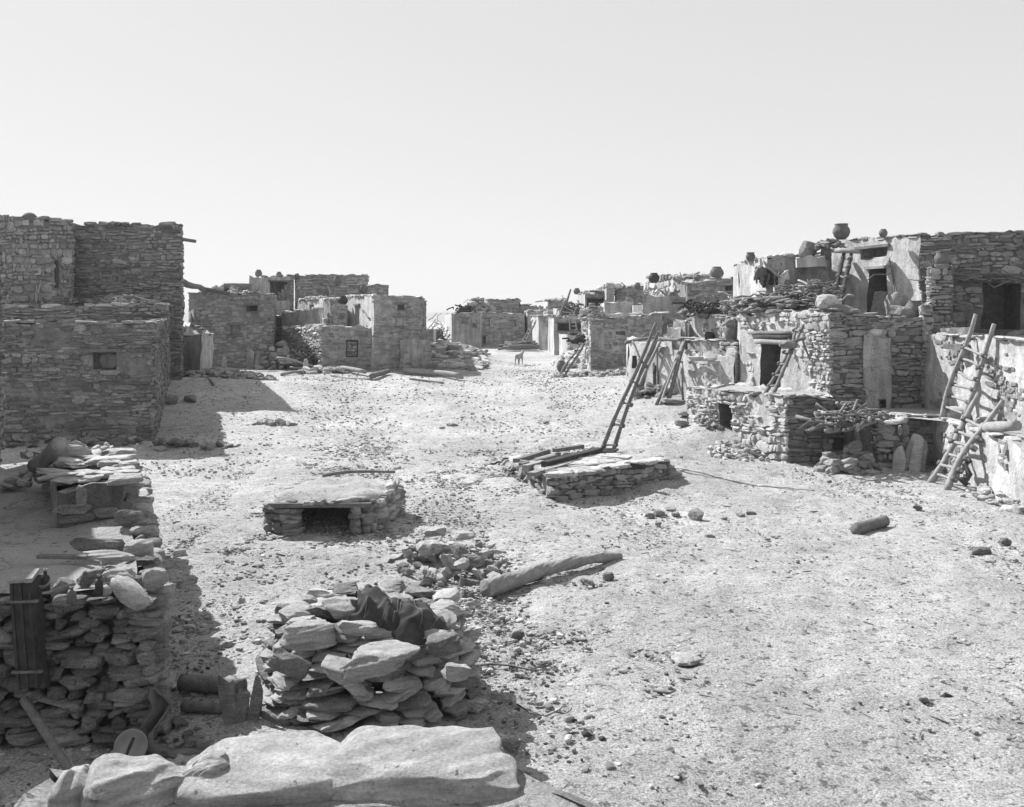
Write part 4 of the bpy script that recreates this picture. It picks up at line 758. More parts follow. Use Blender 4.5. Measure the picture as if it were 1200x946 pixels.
# R: low plastered row with pole ladders
pR = [np.array([4.2, 34.0]), np.array([6.62, 28.0]), np.array([7.2, 28.9]), np.array([7.6, 35]), np.array([4.5, 36.5])]
oR1, oR2 = op(pR, 0, 741, 748, 418, 432, .5, 'mortar_and_shade'), op(pR, 0, 765, 770, 428, 458, .6, 'mortar_and_shade')
root, _ = simple('long low plastered house with bundles of poles leaning on it', pR, [2.53, 2.22, 2.3, 2.55, 2.55], {0: dict(ops=[oR1, oR2], st=dict(ST_RUB, cover=.2, prot=.025, sx=.14, sz=.08, m='pale_slab'), caps=(.5, .06, 'pale_slab', .6))}, 'plaster', amp=.07, cell=.2, para=.12)
pSx = [np.array([6.0, 31.7]), np.array([6.78, 28.6]), np.array([7.05, 28.9]), np.array([7.4, 33])]
simple('small pale plastered upper room with brush and stones on its roof', pSx, [Z(370, 31.6), Z(376, 28.6), 3.3, 3.4], {0: dict(st=dict(ST_RUB, cover=.25, prot=.03), caps=(.35, .12, 'sandstone', .9)), 1: dict(wall='shade_plaster')}, 'plaster', zb=1.8, amp=.06, cell=.18)
mb = MB('wood'); q = P(824, 30.6); heap(mb, q[0], q[1]+.3, .9, .6, .35, 30, .2, 'dark_sandstone', lambda x, y: 3.45); brush(mb, q[0], q[1], 3.55, .6, .5, .3, 70, .035, .6, 'dark_wood'); mb.single('roof_clutter', 'dark brush and stones on the small pale upper room roof', 'firewood')
mb = MB('sandstone'); q = P(855, 29.2); heap(mb, q[0]+.25, q[1]+.5, .35, .5, .5, 40, .13, 'sandstone', lambda x, y: 3.35); brush(mb, q[0]+.1, q[1], 3.8, .4, .3, .3, 16, .03, .7, 'pale_wood'); mb.single('roof_clutter', 'stones and pale sticks between the small upper room and the big house', 'rubble')
for i, (a, b, y) in enumerate(((778, 787, 393), (783, 797, 384), (790, 803, 376))):
    if i == 0: st = thing('stone_steps', 'block steps climbing to the small pale upper room', 'steps', (*P(790, 31), 2.4))
    mb = MB('plaster'); block(mb, [P(a, 31.6), P(b, 31.2), P(b+4, 32.4), P(a+4, 32.6)], 2.2, Z(y, 31.5), {0: dict(), 3: dict()}, 'plaster', para=0, amp=.06, cell=.15); mb.part('step', st)
pw_ = [P(805, 30.6), P(846, 29.2), P(847, 29.7), P(806, 31.1)]
simple('low shaded parapet on the pole house roof', pw_, [Z(399, 30.6), Z(400, 29.2), 2.7, 2.7], {0: dict(wall='shade_plaster')}, 'shade_plaster', 'parapet', 'wall', zb=2.0, para=0, amp=.03, thick=.15, caps=(.5, .04, 'pale_slab', .8))
for i, (px, py0, py1, d, r, lb, m_) in enumerate(((815, 401, 416, 30.9, .22, 'pale clay jar standing at the left end of the roof parapet', 'clay'), (858, 378, 401, 28.75, .24, 'large jar with a lid against the big house wall', 'clay'), (831, 389, 399, 30.0, .16, 'dark small jar on the roof parapet', 'dark_clay'), (794, 386, 397, 31.5, .16, 'little jar on the block steps', 'clay'))):
    q = P(px, d); pot((q[0], q[1], Z(py1, d)), (py1-py0)/F*d, r, lb, 'clay_jar', None, m_)
q = P(858, 28.75); rock_obj((*q, Z(379, 28.75)), (.24, .2, .12), (0, .2, 0), 'dark smooth cover stone on the large lidded jar', 'stone', None, 'ROUND', 'dark_sandstone')
pk = [P(848, 28.7), P(865, 28.2), P(866, 28.9), P(850, 29.4)]
mb = MB('sandstone'); block(mb, pk, .9, [Z(402, 28.2), Z(401, 27.4), 2.6, 2.6], {0: dict(st=dict(sx=.3, sz=.11, prot=.06, m='pale_slab', jit=.2)), 3: dict(st=dict(sx=.25, sz=.1, prot=.08, m='pale_slab', jit=.2))}, 'mortar_and_shade', para=0, amp=.05, cell=.15); mb.single('stone_pier', 'short pier of stacked flat stones under the large lidded jar', 'pier')
for i, (px, py, k) in enumerate(((826, 421, .35), (840, 424, .3), (815, 420, .25), (842, 446, .16))):
    q = P(px, 28.9); rock_obj((*q, Z(py, 28.9)), (k, .25, .06), (0, 0, R.gauss(.8, .2)), 'pale flat slab in the broken ledge below the roof parapet of the low plastered house', 'flat_stone', 'slabs of the broken ledge', 'MID', 'pale_slab', cat='stone')
mb = MB('wood'); stick(mb, lz(733, 402, 32), lz(756, 393, 32.5), .06, .05); stick(mb, lz(745, 398, 31.5), lz(770, 396, 30.5), .06, .05, .02); stick(mb, lz(741, 400, 31.5), lz(750, 420, 31), .04, .03, .02); stick(mb, lz(770, 397, 31), lz(800, 398, 29.6), .07, .06, .02)
mb.single('roof_poles', 'loose poles lying on the far corner of the low plastered house roof', 'poles')
def pole_bundle(lst, label, gname, r=.05):
    for i, (x0, y0, d0, x1, y1, d1, k) in enumerate(lst):
        mb = MB('pale_wood' if i % 2 else 'wood'); g_ = G(x0, y0); stick(mb, g_-np.array([0, 0, .03]), lz(x1, y1, d1+2.2), r*k, r*k*.75, .015, 'pale_wood' if i % 2 else 'wood', 8, 7); mb.single('leaning_pole', label % i if '%' in label else label, 'pole', gname)
pole_bundle([(740, 462, 29.0, 772, 394, 30, 1), (744, 464, 28.9, 776, 396, 29.7, 1.3), (750, 462, 28.6, 766, 399, 29.8, 1.2), (770, 455, 29, 771, 405, 29.7, .8), (775, 446, 29.3, 774, 410, 29.5, .6), (768, 452, 29.2, 766, 426, 29.6, 1.2)], 'pale pole leaning on the low plastered house in its left bundle', 'left bundle of leaning poles')
pole_bundle([(769, 474, 27.2, 800, 402, 28.3, 1.1), (774, 474, 27.1, 801, 400, 28.3, .9), (782, 472, 27, 803, 399, 28.2, 1.5), (806, 475, 26.7, 799, 424, 28.1, 1), (801, 473, 26.9, 798, 430, 28.1, .8)], 'pale pole leaning on the low plastered house in its right bundle', 'right bundle of leaning poles')
mb = MB('sandstone'); heap(mb, G(765, 462)[0], G(765, 462)[1], .7, .5, .3, 70, .14, 'dark_sandstone', lib=MID); mb.single('rubble_heap', 'dark flat stones at the foot of the left pole bundle', 'rubble')
for px, py, s, lb in ((790, 473, .38, 'long flat slab at the foot of the right pole bundle'), (808, 487, .4, 'flat dark edged slab on the path below the right pole bundle'), (800, 499, .2, 'small dark stone on the path left of the low front room')):
    g = G(px, py); rock_obj(g+np.array([0, 0, .06]), (s, s*.6, .08), (0, .1, .3), lb, 'flat_stone', None, 'MID', 'sandstone')

# J and the far right row
pJ = [P(691.5, 41), P(776, 42.3), np.array([7.2, 48]), P(682, 46)]
oJ = op(pJ, 0, 708, 718, 403, 409, .15, 'pale_slab'); oJ2 = op(pJ, 0, 722, 732, 388, 392, .1, 'mortar_and_shade')
simple('shaded stone house with a sunlit ragged left corner, behind the pole bundles', pJ, [Z(377, 41), Z(367, 42.3), 3.6, 3.5], {0: dict(ops=[oJ, oJ2], st=dict(ST_MID, cover=.85, prot=.03), wall='shade_plaster', caps=(.5, .06, 'pale_slab', .6)), 3: dict(st=dict(ST_RUB, cover=.4, m='pale_slab'), caps=(.35, .15, 'sandstone', .9))}, 'plaster', 'stone_house', amp=.05)
mb = MB('sandstone'); q = P(696, 42); heap(mb, q[0], q[1]+.3, .55, .7, .75, 110, .18, 'sandstone', lambda x, y: 3.3); mb.single('rubble_heap', 'broken rubble piled on the sunlit corner of the shaded stone house', 'rubble')
pJ2 = [P(753, 46.4), P(812, 45.8), P(812, 50), P(757, 51)]
simple('plain shaded stone house between the ragged corner house and the long high wall', pJ2, [Z(345, 46.4), Z(349, 45.8), 4.4, 4.5], {0: dict(wall='shade_plaster', st=dict(ST_FAR, cover=.5, prot=.015)), 3: dict()}, 'plaster', 'stone_house', caps=(.4, .04, 'sandstone', .4))
pJ3 = [P(806, 45), P(868, 43.5), np.array([11.5, 50]), np.array([8.8, 50])]; oJ3 = op(pJ3, 0, 850, 859, 334, 341, .25, 'mortar_and_shade')
simple('long high shaded stone wall house next to the big terraced house', pJ3, [Z(333, 45), Z(324, 43.5), 5.3, 5.3], {0: dict(ops=[oJ3], wall='mud', st=dict(ST_FAR, cover=.9, prot=.025)), 3: dict()}, 'mud', 'stone_house', caps=(.5, .06, 'sandstone', .6), parts=((0, oJ3, dict(m='pale_wood')),), zb=.5)
pJ4 = [P(757, 54), P(838, 46.3), np.array([12.5, 49]), np.array([10, 57])]
simple('sunlit crumbling upper room of bright rubble above the plain stone house', pJ4, [Z(327, 54), Z(326, 46.3), 5.3, 5.6], {0: dict(st=dict(ST_RUB, sx=.35, sz=.2, prot=.12, cover=.75, m='pale_slab'), caps=(.5, .25, 'sandstone', 1))}, 'plaster', 'stone_house', zb=1.5, amp=.12)
for i, (px, py, r) in enumerate(((767, 327, .3), (841, 326, .34), (798, 328, .2))):
    q = P(px, 50-4*(i == 1)); pot((q[0], q[1]+.2, Z(py+3, 48)), r*1.8, r, ('round dark pot at the left end of the crumbling upper room', 'big round pot at the right end of the crumbling upper room', 'small pot midway on the crumbling upper room')[i], 'clay_pot', None, 'dark_clay' if i == 0 else 'clay')
mb = MB('wood')
for i in range(14):
    q = P(R.uniform(783, 806), 48.5); stick(mb, (*q, Z(350, 48)), (q[0]+R.gauss(0, .3), q[1]+.3, Z(R.uniform(333, 342), 48)), .06, .05, .03, 'pale_wood', 4, 5)
mb.single('wood_pile', 'upright pale sticks stacked against the crumbling upper room', 'firewood')
far('small shaded stone room just left of the crumbling upper room', 722, 757, 61, 60, 338, 336, 5, 719, st=dict(ST_FAR, m='dark_sandstone'), caps=(.5, .12, 'dark_sandstone', .5))
far('bright narrow pier with stones on top beside the small shaded stone room', 711, 720, 60.5, 60.3, 337, 337, 3, 705, front='shade_plaster', caps=(.4, .25, 'pale_slab', 1))
far('plain shaded plaster room behind the ragged corner', 708, 742, 50, 50, 354.5, 355, 4, 704)
far('bright low terrace steps between the plain plaster room and the plain stone house', 742, 753, 49, 48.5, 358, 357, 4, 738, front='plaster')
r_, _ = far('tall bright edged house with an open porch under a heavy beam', 686, 712, 62, 62, 343, 342, 5, 677, wins=[(688, 711, 350, 358, .8, 'mortar_and_shade')], caps=(.5, .14, 'dark_sandstone', .7))
far('square shaded far room left of the tangled poles', 642, 663, 80, 80, 352, 351, 6, 637, caps=(.8, .1, 'sandstone', .4))
r_, _ = far('low house with a long dark porch and a bright pier', 649, 691, 58, 57, 372, 371, 5, 642, wins=[(653, 685, 379, 388, 1.0, 'mortar_and_shade')], caps=(.5, .06, 'sandstone', .6))
far('narrow house with a bright left corner and a small ladder', 631, 646, 64, 63, 371, 370, 6, 622, caps=(.5, .1, 'sandstone', .7))
far('small room behind the narrow house', 618, 634, 72, 72, 366, 365, 6, 612, front='plaster', caps=(.5, .15, 'sandstone', .9))
far('low walled pen in front of the long dark porch', 665, 687, 50, 49, 393, 392, 2.5, 655, st=dict(ST_FAR, cover=.5))
far('plaster block below the tangled poles', 655, 680, 61.5, 61.5, 362, 361, 3, 648)
mb = MB('wood'); q = P(668, 61); brush(mb, q[0], q[1], Z(368, 61), .7, .4, .8, 80, .035, .9, 'wood', up=.6); stick(mb, (*P(663, 60), Z(358, 60)), (*P(669, 60), Z(339, 60)), .07, .05); mb.single('brush_pile', 'tangle of sticks and poles on the far roofs of the right row', 'firewood')
ladder('small far ladder against the narrow house at the end of the right row', lz(612, 402, 62), lz(624, 375, 63), lz(616, 402, 61.5), lz(628, 376, 62.5), 6, .06, group=None)
ladder('tiny ladder over the long dark porch in the far right row', lz(668.5, 388, 56.6), lz(668, 373, 57), lz(676, 388, 56.4), lz(675, 373, 56.8), 4, .06)
ladder('ladder rising to the tangled poles in the far right row', lz(655, 372, 59.6), lz(663, 352, 60.4), lz(671, 372, 59), lz(675, 361, 60), 4, .06)
mb = MB('sandstone'); q = P(668, 50); heap(mb, *P(680, 46), 1.3, 4.0, .7, 240, .22, 'pale_slab'); mb.single('rubble_heap', 'bright rubble bank left of the ragged corner house', 'rubble')
mb = MB('sandstone'); heap(mb, *P(700, 39), 2.0, .6, .15, 90, .14, 'sandstone'); mb.single('rubble_heap', 'line of stones at the foot of the shaded stone house', 'rubble')
a = G(657, 440); b = np.array(lz(680, 402, 41)); ladder('ladder of two dark poles leaning on the rubble bank by the ragged corner', a+np.array([0, 0, .05]), b, a+np.array([.22, .1, .05]), b+np.array([.22, .1, 0]), 5, .05, t0=.1, t1=.95)
g = G(658, 436); pot(tuple(g), .5, .22, 'upright clay jar on the ground beside the dark pole ladder', 'clay_jar')
mb = MB('dark_wood'); q = P(683, 43); brush(mb, q[0], q[1]-.6, Z(402, 42), .5, .3, .4, 50, .04, .6, 'dark_wood'); mb.single('brush_pile', 'dark knot of brush at the top of the dark pole ladder', 'firewood')

# ================================================================== THE STREET: HATCH, OVEN, LOGS, PILES
# roof hatch of the underground room, with its long ladder
hC, hR, hB, hL = np.array([.86, 17.2]), np.array([3.2, 19.15]), np.array([2.3, 21.7]), np.array([-.12, 20.3])
root = thing('underground_room_roof', 'low rectangular stone and earth roof of an underground room, with planks, in the middle of the street', 'roof', (1.5, 19.5, 0))
hp = [hL, hC, hR, hB]; mb = MB('mortar_and_shade')
block(mb, hp, -.4, [.30, .46, .44, .40], {0: dict(wall='plaster', st=dict(ST_RUB, sx=.2, sz=.1, prot=.12, m='sandstone', g=-.1)), 1: dict(st=dict(sx=.26, sz=.105, prot=.06, m='sandstone', jit=.25, g=-.08)), 2: dict(), 3: dict()}, 'mortar_and_shade', para=0, amp=.05, cell=.15, thick=.35, caps=None)
heap(mb, 3.05, 19.5, .35, .5, .35, 30, .15, 'sandstone', lambda x, y: .1, MID); mb.part('stone_curb', root)
mb = MB('pale_slab')
for u in np.linspace(.03, .95, 10):
    p = hC+(hR-hC)*u+np.array([-.07, .12]); rock(mb, (p[0], p[1], .49), (R.uniform(.15, .36), R.uniform(.15, .25), .045), (R.gauss(0, .06), R.gauss(0, .06), .69+R.gauss(0, .15)), MID, 'pale_slab')
for u in np.linspace(.0, .95, 12):
    p = hL+(hC-hL)*u+np.array([.12, .08]); rock(mb, (p[0], p[1], .33+.15*u), (R.uniform(.12, .28), R.uniform(.1, .2), .05), (R.gauss(0, .1), R.gauss(0, .1), R.uniform(0, 3)), MID, R.choice(['pale_slab', 'sandstone']))
for i in range(26):
    p = hC*.35+hR*.25+hB*.2+hL*.2+np.array([R.uniform(-.7, .9), R.uniform(-.5, .6)]); rock(mb, (p[0], p[1], .45), (R.uniform(.2, .4), R.uniform(.15, .3), .03), (R.gauss(0, .05), R.gauss(0, .05), R.uniform(0, 3)), MID, 'pale_slab')
mb.part('capstones', root)
def on(px, py, z): d = (CH-z)*F/(py-HY); p = P(px, d); return np.array([p[0], p[1], z])
for (x0, y0, x1, y1, z, w_, h_, mm) in ((610, 545, 650, 535, .40, .10, .07, 'wood'), (622, 556, 668, 543, .46, .16, .07, 'sandstone'), (700, 534, 738, 537, .47, .3, .05, 'pale_slab'), (668, 548, 730, 541, .49, .12, .05, 'pale_wood'), (733, 545, 755, 547, .49, .12, .1, 'dark_wood'), (604, 541, 642, 529.5, .40, .12, .11, 'wood'), (615, 549, 636, 543, .43, .13, .12, 'pale_wood'), (638, 545.5, 703, 529, .50, .15, .16, 'dark_wood'), (642, 548, 706, 533, .44, .2, .08, 'pale_wood'), (650, 528, 682, 523, .48, .14, .08, 'wood'), (628, 539, 655, 532, .38, .1, .06, 'pale_wood'), (660, 541, 724, 533, .45, .22, .06, 'pale_slab')):
    mb = MB(mm); beam(mb, on(x0, y0, z), on(x1, y1, z), w_, h_, mm); mb.part('plank', root)
mb = MB('dark_wood'); beam(mb, on(690, 527, .42), on(722, 528.5, .42), .55, .04, 'dark_wood'); mb.part('hatch_shade_sheet', root)  # flat dark sheet painted in for the shade of the hatch hole
ladder('very long two pole ladder rising out of the underground room roof in the street', on(703, 534, .3), (*P(769, 20.6), Z(378, 20.6)), on(718, 530.5, .3), (*P(772, 20.3), Z(389, 20.3)), 5, .05, t0=.08, t1=.72, bend=.018, m='wood')
mb = MB('dark_wood'); g = G(583, 545); stick(mb, g+np.array([-.15, 0, .03]), g+np.array([.12, .05, .04]), .025, .02, .2, 'dark_wood'); mb.single('dark_stick', 'short dark stick on the dirt left of the underground room roof', 'stick')

# low stone oven / box with slab roof and dark mouth
root = thing('stone_box', 'low stone shelter with a flat earth covered slab roof and a wide dark opening', 'stone shelter', (-2.8, 15.4, 0))
def dry(mb, A, B, h, sx, sz, dp, m='sandstone', lib=None, zb=0, jitter=.3, face=0, alt='pale_slab'):
    A, B = np.array(A, float), np.array(B, float); L = np.linalg.norm(B-A); t = (B-A)/L; n = np.array([t[1], -t[0]]); z = zb
    while z < h:
        hh = sz*R.uniform(.6, 1.4); u = R.uniform(-.3, 0)*sx
        while u < L:
            w_ = sx*R.uniform(.5, 1.6); c = A+t*min(max(u+w_/2, w_*.3), L-w_*.3)+n*(face+R.uniform(-1, 1)*dp*.15); zz = z+hh/2
            if zz < h+.02: rock(mb, (c[0], c[1], zz+R.uniform(-.1, .1)*hh+GZ(c[0], c[1])*(zb < .3)), (w_*.56, dp*R.uniform(.8, 1.2), hh*.58), (R.gauss(0, .06), R.gauss(0, .07), math.atan2(t[1], t[0])+R.gauss(0, jitter*.5)), lib or MID, m if R.random() < .8 else alt, True)
            u += w_
        z += hh*.93
z0 = 0
mb = MB('sandstone')
dry(mb, (-3.70, 14.75), (-3.36, 14.66), .42, .24, .10, .16); mb.part('left_jamb', root)
mb = MB('sandstone'); dry(mb, (-2.50, 14.66), (-2.2, 14.86), .42, .2, .10, .15); mb.part('right_jamb', root)
mb = MB('mortar_and_shade'); dry(mb, (-2.18, 14.9), (-2.0, 16.15), .46, .24, .1, .16); dry(mb, (-3.7, 16.3), (-3.78, 14.8), .44, .24, .1, .16)
dry(mb, (-2.0, 16.15), (-3.7, 16.3), .44, .3, .12, .16)
for A_, B_ in (((-2.15, 15), (-2.06, 16.05)), ((-3.62, 16.1), (-3.66, 14.9)), ((-2.1, 16.12), (-3.6, 16.2))):
    beam(mb, (*A_, .2), (*B_, .2), .12, .5, 'mortar_and_shade')
mb.part('side_wall', root)
mb = MB('pale_slab')
def top_(u, v):
    x = -3.82+1.80*u+.12*v*(1-u)*2; y = 14.5+1.85*v+.25*u*(1-v)+.05*np.sin(9*u+4*v); e_ = (2*u-1)**6+(2*v-1)**6; z = .50+.11*np.clip(1-.8*e_, -.2, 1)+.03*v+.015*np.sin(17*u+5*v)+.015*np.sin(13*v-7*u)+.008*np.sin(41*u+29*v)+GZ(-2.8, 15); x = x+(.5-u)*.12*(np.abs(2*v-1)**3)+.03*np.sin(v*11); y = y+(.5-v)*.12*(np.abs(2*u-1)**3)+.03*np.sin(u*13)
    return np.stack([x, y, z], 1)
grid(mb, np.linspace(0, 1, 30), np.linspace(0, 1, 26), top_, 'roof_dirt', None, .012)
grid(mb, np.linspace(0, 1, 30), np.linspace(1, 0, 26), lambda u, v: top_(u, v)-np.stack([0*u, 0*u, 0*u+.07], 1), 'roof_dirt', None, .012)
for e in range(26):
    u = e/25; p = top_(np.array([u]), np.array([0.]))[0]; rock(mb, (p[0], p[1]+.03, p[2]-.02), (R.uniform(.06, .14), .07, R.uniform(.02, .04)), (R.gauss(0, .1), R.gauss(0, .1), R.gauss(0, .2)), MID, R.choice(['pale_slab', 'sandstone']))
    p = top_(np.array([1.]), np.array([u]))[0]; rock(mb, (p[0]-.05, p[1], p[2]-.03), (R.uniform(.07, .16), .09, R.uniform(.03, .07)), (R.gauss(0, .15), R.gauss(0, .1), 1.5+R.gauss(0, .3)), MID, R.choice(['pale_slab', 'sandstone']))
    p = top_(np.array([u]), np.array([1.]))[0]; rock(mb, (p[0], p[1]-.03, p[2]-.02), (R.uniform(.06, .13), .07, R.uniform(.02, .04)), (0, 0, R.gauss(0, .2)), MID, 'pale_slab')
    p = top_(np.array([0.]), np.array([u]))[0]; rock(mb, (p[0]+.03, p[1], p[2]-.02), (R.uniform(.06, .12), .07, R.uniform(.02, .05)), (0, 0, 1.5+R.gauss(0, .3)), MID, 'pale_slab')
mb.part('slab_roof', root)
mb = MB('wood'); beam(mb, (-3.78, 14.55, .49), (-2.2, 14.68, .47), .12, .07, 'wood'); mb.part('lintel_beam', root)
mb = MB('wood'); stick(mb, (-3.3, 16.35, .64), (-2.05, 16.5, .68), .035, .02, .03, 'wood', 7, 7); mb.single('thin_pole', 'thin crooked pole lying on the back edge of the low stone shelter', 'pole')
mb = MB('mortar_and_shade'); beam(mb, (-3.3, 15.95, .15), (-2.4, 15.95, .15), .06, .5, 'mortar_and_shade'); mb.part('back_lining', root)

def free_stone(px, py, s, lb, lib='HI', m='sandstone', flat=.5, grp=None, name='stone', lift=0, rot=None, cat='stone'):
    g = G(px, py); return rock_obj(g+np.array([0, 0, s*flat*.6+lift]), (s, s*R.uniform(.6, .9), s*flat), rot or (R.gauss(0, .12), R.gauss(0, .12), R.uniform(0, 6.28)), lb, name, grp, lib, m, cat=cat)
# pile of field stones behind the big pile
gp = 'stones of the low pile beside the twisted log'
c = G(528, 668); n_ = 0
for i in range(60):
    a = R.uniform(0, 6.28); r = math.sqrt(R.random()); px = 526+70*r*math.cos(a); py = 664+25*r*math.sin(a); g = G(px, py)
    h = max(0, .27*(1-r**1.5))*R.uniform(.3, 1); s = R.uniform(.07, .17)*(1.25 if r < .6 else .8)
    rock_obj(g+np.array([0, 0, h+.02]), (s, s*R.uniform(.5, .8), s*R.uniform(.25, .6)), (R.gauss(0, .35), R.gauss(0, .3), R.uniform(0, 6.28)), 'angular field stone in the low loose pile beside the twisted log', 'stone', gp, 'HI', R.choice(['sandstone', 'pale_slab', 'pale_slab', 'sandstone']))
for (px, py, s, fl, lift, lb) in ((512, 640, .21, .28, .18, 'broad pale slab lying at the back of the low loose pile'), (485, 650, .16, .25, .03, 'flat pale slab at the left edge of the low loose pile'), (464, 655, .12, .3, 0, 'outermost pale slab left of the low loose pile'), (541, 652, .2, .3, .26, 'long squared stone tilted on the top of the low loose pile'), (510, 682, .15, .7, 0, 'big rounded pale stone at the front left of the low loose pile'), (575, 646, .11, .3, .05, 'flat stone at the right rear of the low loose pile')):
    free_stone(px, py, s, lb, 'HI', 'pale_slab', fl, lift=lift)
a, b = G(567, 699), G(729, 657); dr = (b-a)/np.linalg.norm(b-a); sd = np.cross(dr, (0, 0, 1.)); upv = np.cross(sd, dr); V = []; sides = 40; NK = 160; mb = MB('pale_wood')
for k in np.linspace(0, 1, NK):
    c = a+(b-a)*k+np.array([0, 0, .095-.04*k+.07*math.sin(k*math.pi)])+sd*.05*math.sin(k*5+.5); r = .115*(1-.52*k)+.007*math.sin(k*23)
    for j in range(sides):
        an = j*2*math.pi/sides; ph = an*4-k*26+.7*math.sin(k*17); rr = r*(.92+.13*abs(math.sin(ph/2))-.05*abs(math.sin(an*5-k*70))+.03*math.sin(9*an-k*50)); V.append(c+sd*math.cos(an)*rr+upv*math.sin(an)*rr)
V = np.array(V); Q = [(i*sides+j, i*sides+(j+1) % sides, (i+1)*sides+(j+1) % sides, (i+1)*sides+j) for i in range(NK-1) for j in range(sides)]
V = np.concatenate([V, [V[:sides].mean(0)+dr*.04], [V[-sides:].mean(0)]]); n = NK*sides; T = [((j+1) % sides, j, n) for j in range(sides)]+[((NK-1)*sides+j, (NK-1)*sides+(j+1) % sides, n+1) for j in range(sides)]
mb.add(V, Q, T, 'pale_wood', True); mb.single('twisted_log', 'long twisted weathered log lying on the dirt beside the low loose pile', 'log')
log(1003, 628, 1037, 617, .10, .09, 'short thick weathered log alone on the bare dirt at the right', 'wood', .0)
for (px, py, s, fl, lb, m_) in ((802, 776, .19, .22, 'flat pale slab with a dark shadow edge alone in the bare foreground dirt', 'pale_slab'), (815, 608, .17, .55, 'rounded dark sided stone at the end of the stone row below the underground room roof', 'sandstone'), (640, 686, .13, .5, 'pale round stone just below the middle of the twisted log', 'pale_slab'), (689, 687, .12, .45, 'grey angular stone in the dirt right of the pale round one below the log', 'sandstone'), (713, 681, .09, .7, 'small dark rounded stone near the thin end of the twisted log', 'dark_sandstone'), (556, 711, .12, .5, 'pale stone below the thick end of the twisted log', 'pale_slab'), (548, 701, .10, .5, 'stone at the thick end of the twisted log, on its left', 'sandstone'), (606, 748, .08, .7, 'small round stone alone right of the striped blanket', 'sandstone'), (1148, 648, .14, .4, 'dark low lump of rock near the right edge of the bare dirt', 'dark_sandstone'), (1176, 638, .12, .5, 'dark stone at the right edge below the terrace', 'dark_sandstone'), (1075, 597, .1, .5, 'small dark stone on the dirt in front of the lower ladder', 'dark_sandstone'), (688, 862, .055, .35, 'dark crumpled clod in the foreground dirt', 'litter'), (705, 866, .04, .3, 'small dark clod beside the crumpled one in the foreground', 'litter'), (1108, 818, .07, .4, 'dark clod on the bare dirt near the lower right', 'litter'), (1083, 823, .06, .4, 'smaller dark clod left of the lower right clod', 'litter'), (263, 757, .14, .25, 'flat stone at the edge of the shadow left of the big pile', 'pale_slab'), (210, 652, .11, .5, 'pale pointed stone on the dirt right of the near terrace', 'pale_slab')):
    free_stone(px, py, s, lb, 'HI', m_, fl)
mb = MB('sandstone')
for (px, py, s) in ((762, 606, .1), (772, 604, .13), (785, 600, .1), (792, 604, .08), (868, 606, .09), (880, 604, .1), (848, 609, .07), (832, 631, .09), (530, 500, .16), (518, 503, .1), (640, 497, .1)):
    free_stone(px, py, s, 'small rough stone in the scattered row below the underground room roof' if py > 590 else 'dark stone on the dirt in the middle distance of the street', 'MID', 'sandstone', .45, 'stones of the scattered row' if py > 590 else 'stones in the middle of the street')
g5 = scatter('loose_stones', 420, (-2.6, 8.6, 5.5, 20), .03, .075, 'sandstone', 12, flat=.45, power=1.6)
g5['label'] = 'small loose stones strewn over the near dirt street'; g5['category'] = 'stones'
def branch(pts, r, lb, forks=()):
    mb = MB('wood'); g = np.array([G(*p) for p in pts]); g[:, 2] += r+.01; tube(mb, g, np.linspace(r, r*.5, len(g)), 6, 'wood', lump=.1)
    for f in forks: h = np.array([G(*p) for p in f]); h[:, 2] += r+.015; tube(mb, h, np.linspace(r*.7, r*.3, len(h)), 5, 'wood')
    mb.single('dry_branch', lb, 'branch')
branch([(552, 784), (575, 781), (600, 783), (622, 788), (645, 788)], .013, 'curved dry branch on the dirt right of the big stone pile', [[(622, 788), (636, 784), (650, 781)]])
branch([(606, 828), (622, 838), (640, 842)], .009, 'thin curved twig on the foreground dirt, nearest the big stone pile'); branch([(640, 842), (655, 834), (666, 826)], .007, 'thin straight twig on the foreground dirt beside the curved one')
branch([(765, 812), (785, 815), (792, 812)], .012, 'short dark twig below the flat pale slab')
# stick planted in the ground and path sticks
mb = MB('pale_wood'); g = G(160, 546); stick(mb, g-np.array([0, 0, .1]), g+np.array([.02, 0, .5]), .04, .035, .0, 'pale_wood', 4, 7); mb.single('wooden_stake', 'short stake standing upright in the dirt behind the near terrace', 'stake')
mb = MB('wood'); a = G(246, 437); stick(mb, a+np.array([-1.0, 0, .25]), G(247, 452)+np.array([.1, 0, .05]), .06, .05, .03); mb.single('crooked_stick', 'crooked stick lying in the shadow of the big left house', 'stick')
free_stone(196, 472, .34, 'big dark rock in the shadow beside the left house', 'MID', 'dark_sandstone', .4); free_stone(222, 470, .3, 'second dark rock in the shadow, away from the left house wall', 'MID', 'dark_sandstone', .4)
mb = MB('dark_sandstone'); heap(mb, *P(100, 24.3), 4.2, .5, .25, 90, .13, 'dark_sandstone', lib=MID); mb.single('rubble_heap', 'dark stones along the foot of the big left house wall', 'rubble')
mb = MB('sandstone'); heap(mb, *P(318, 27.7), .7, .25, .12, 22, .12, 'sandstone', lib=MID); mb.single('rubble_heap', 'small line of stones at the tip of the left house shadow', 'rubble')

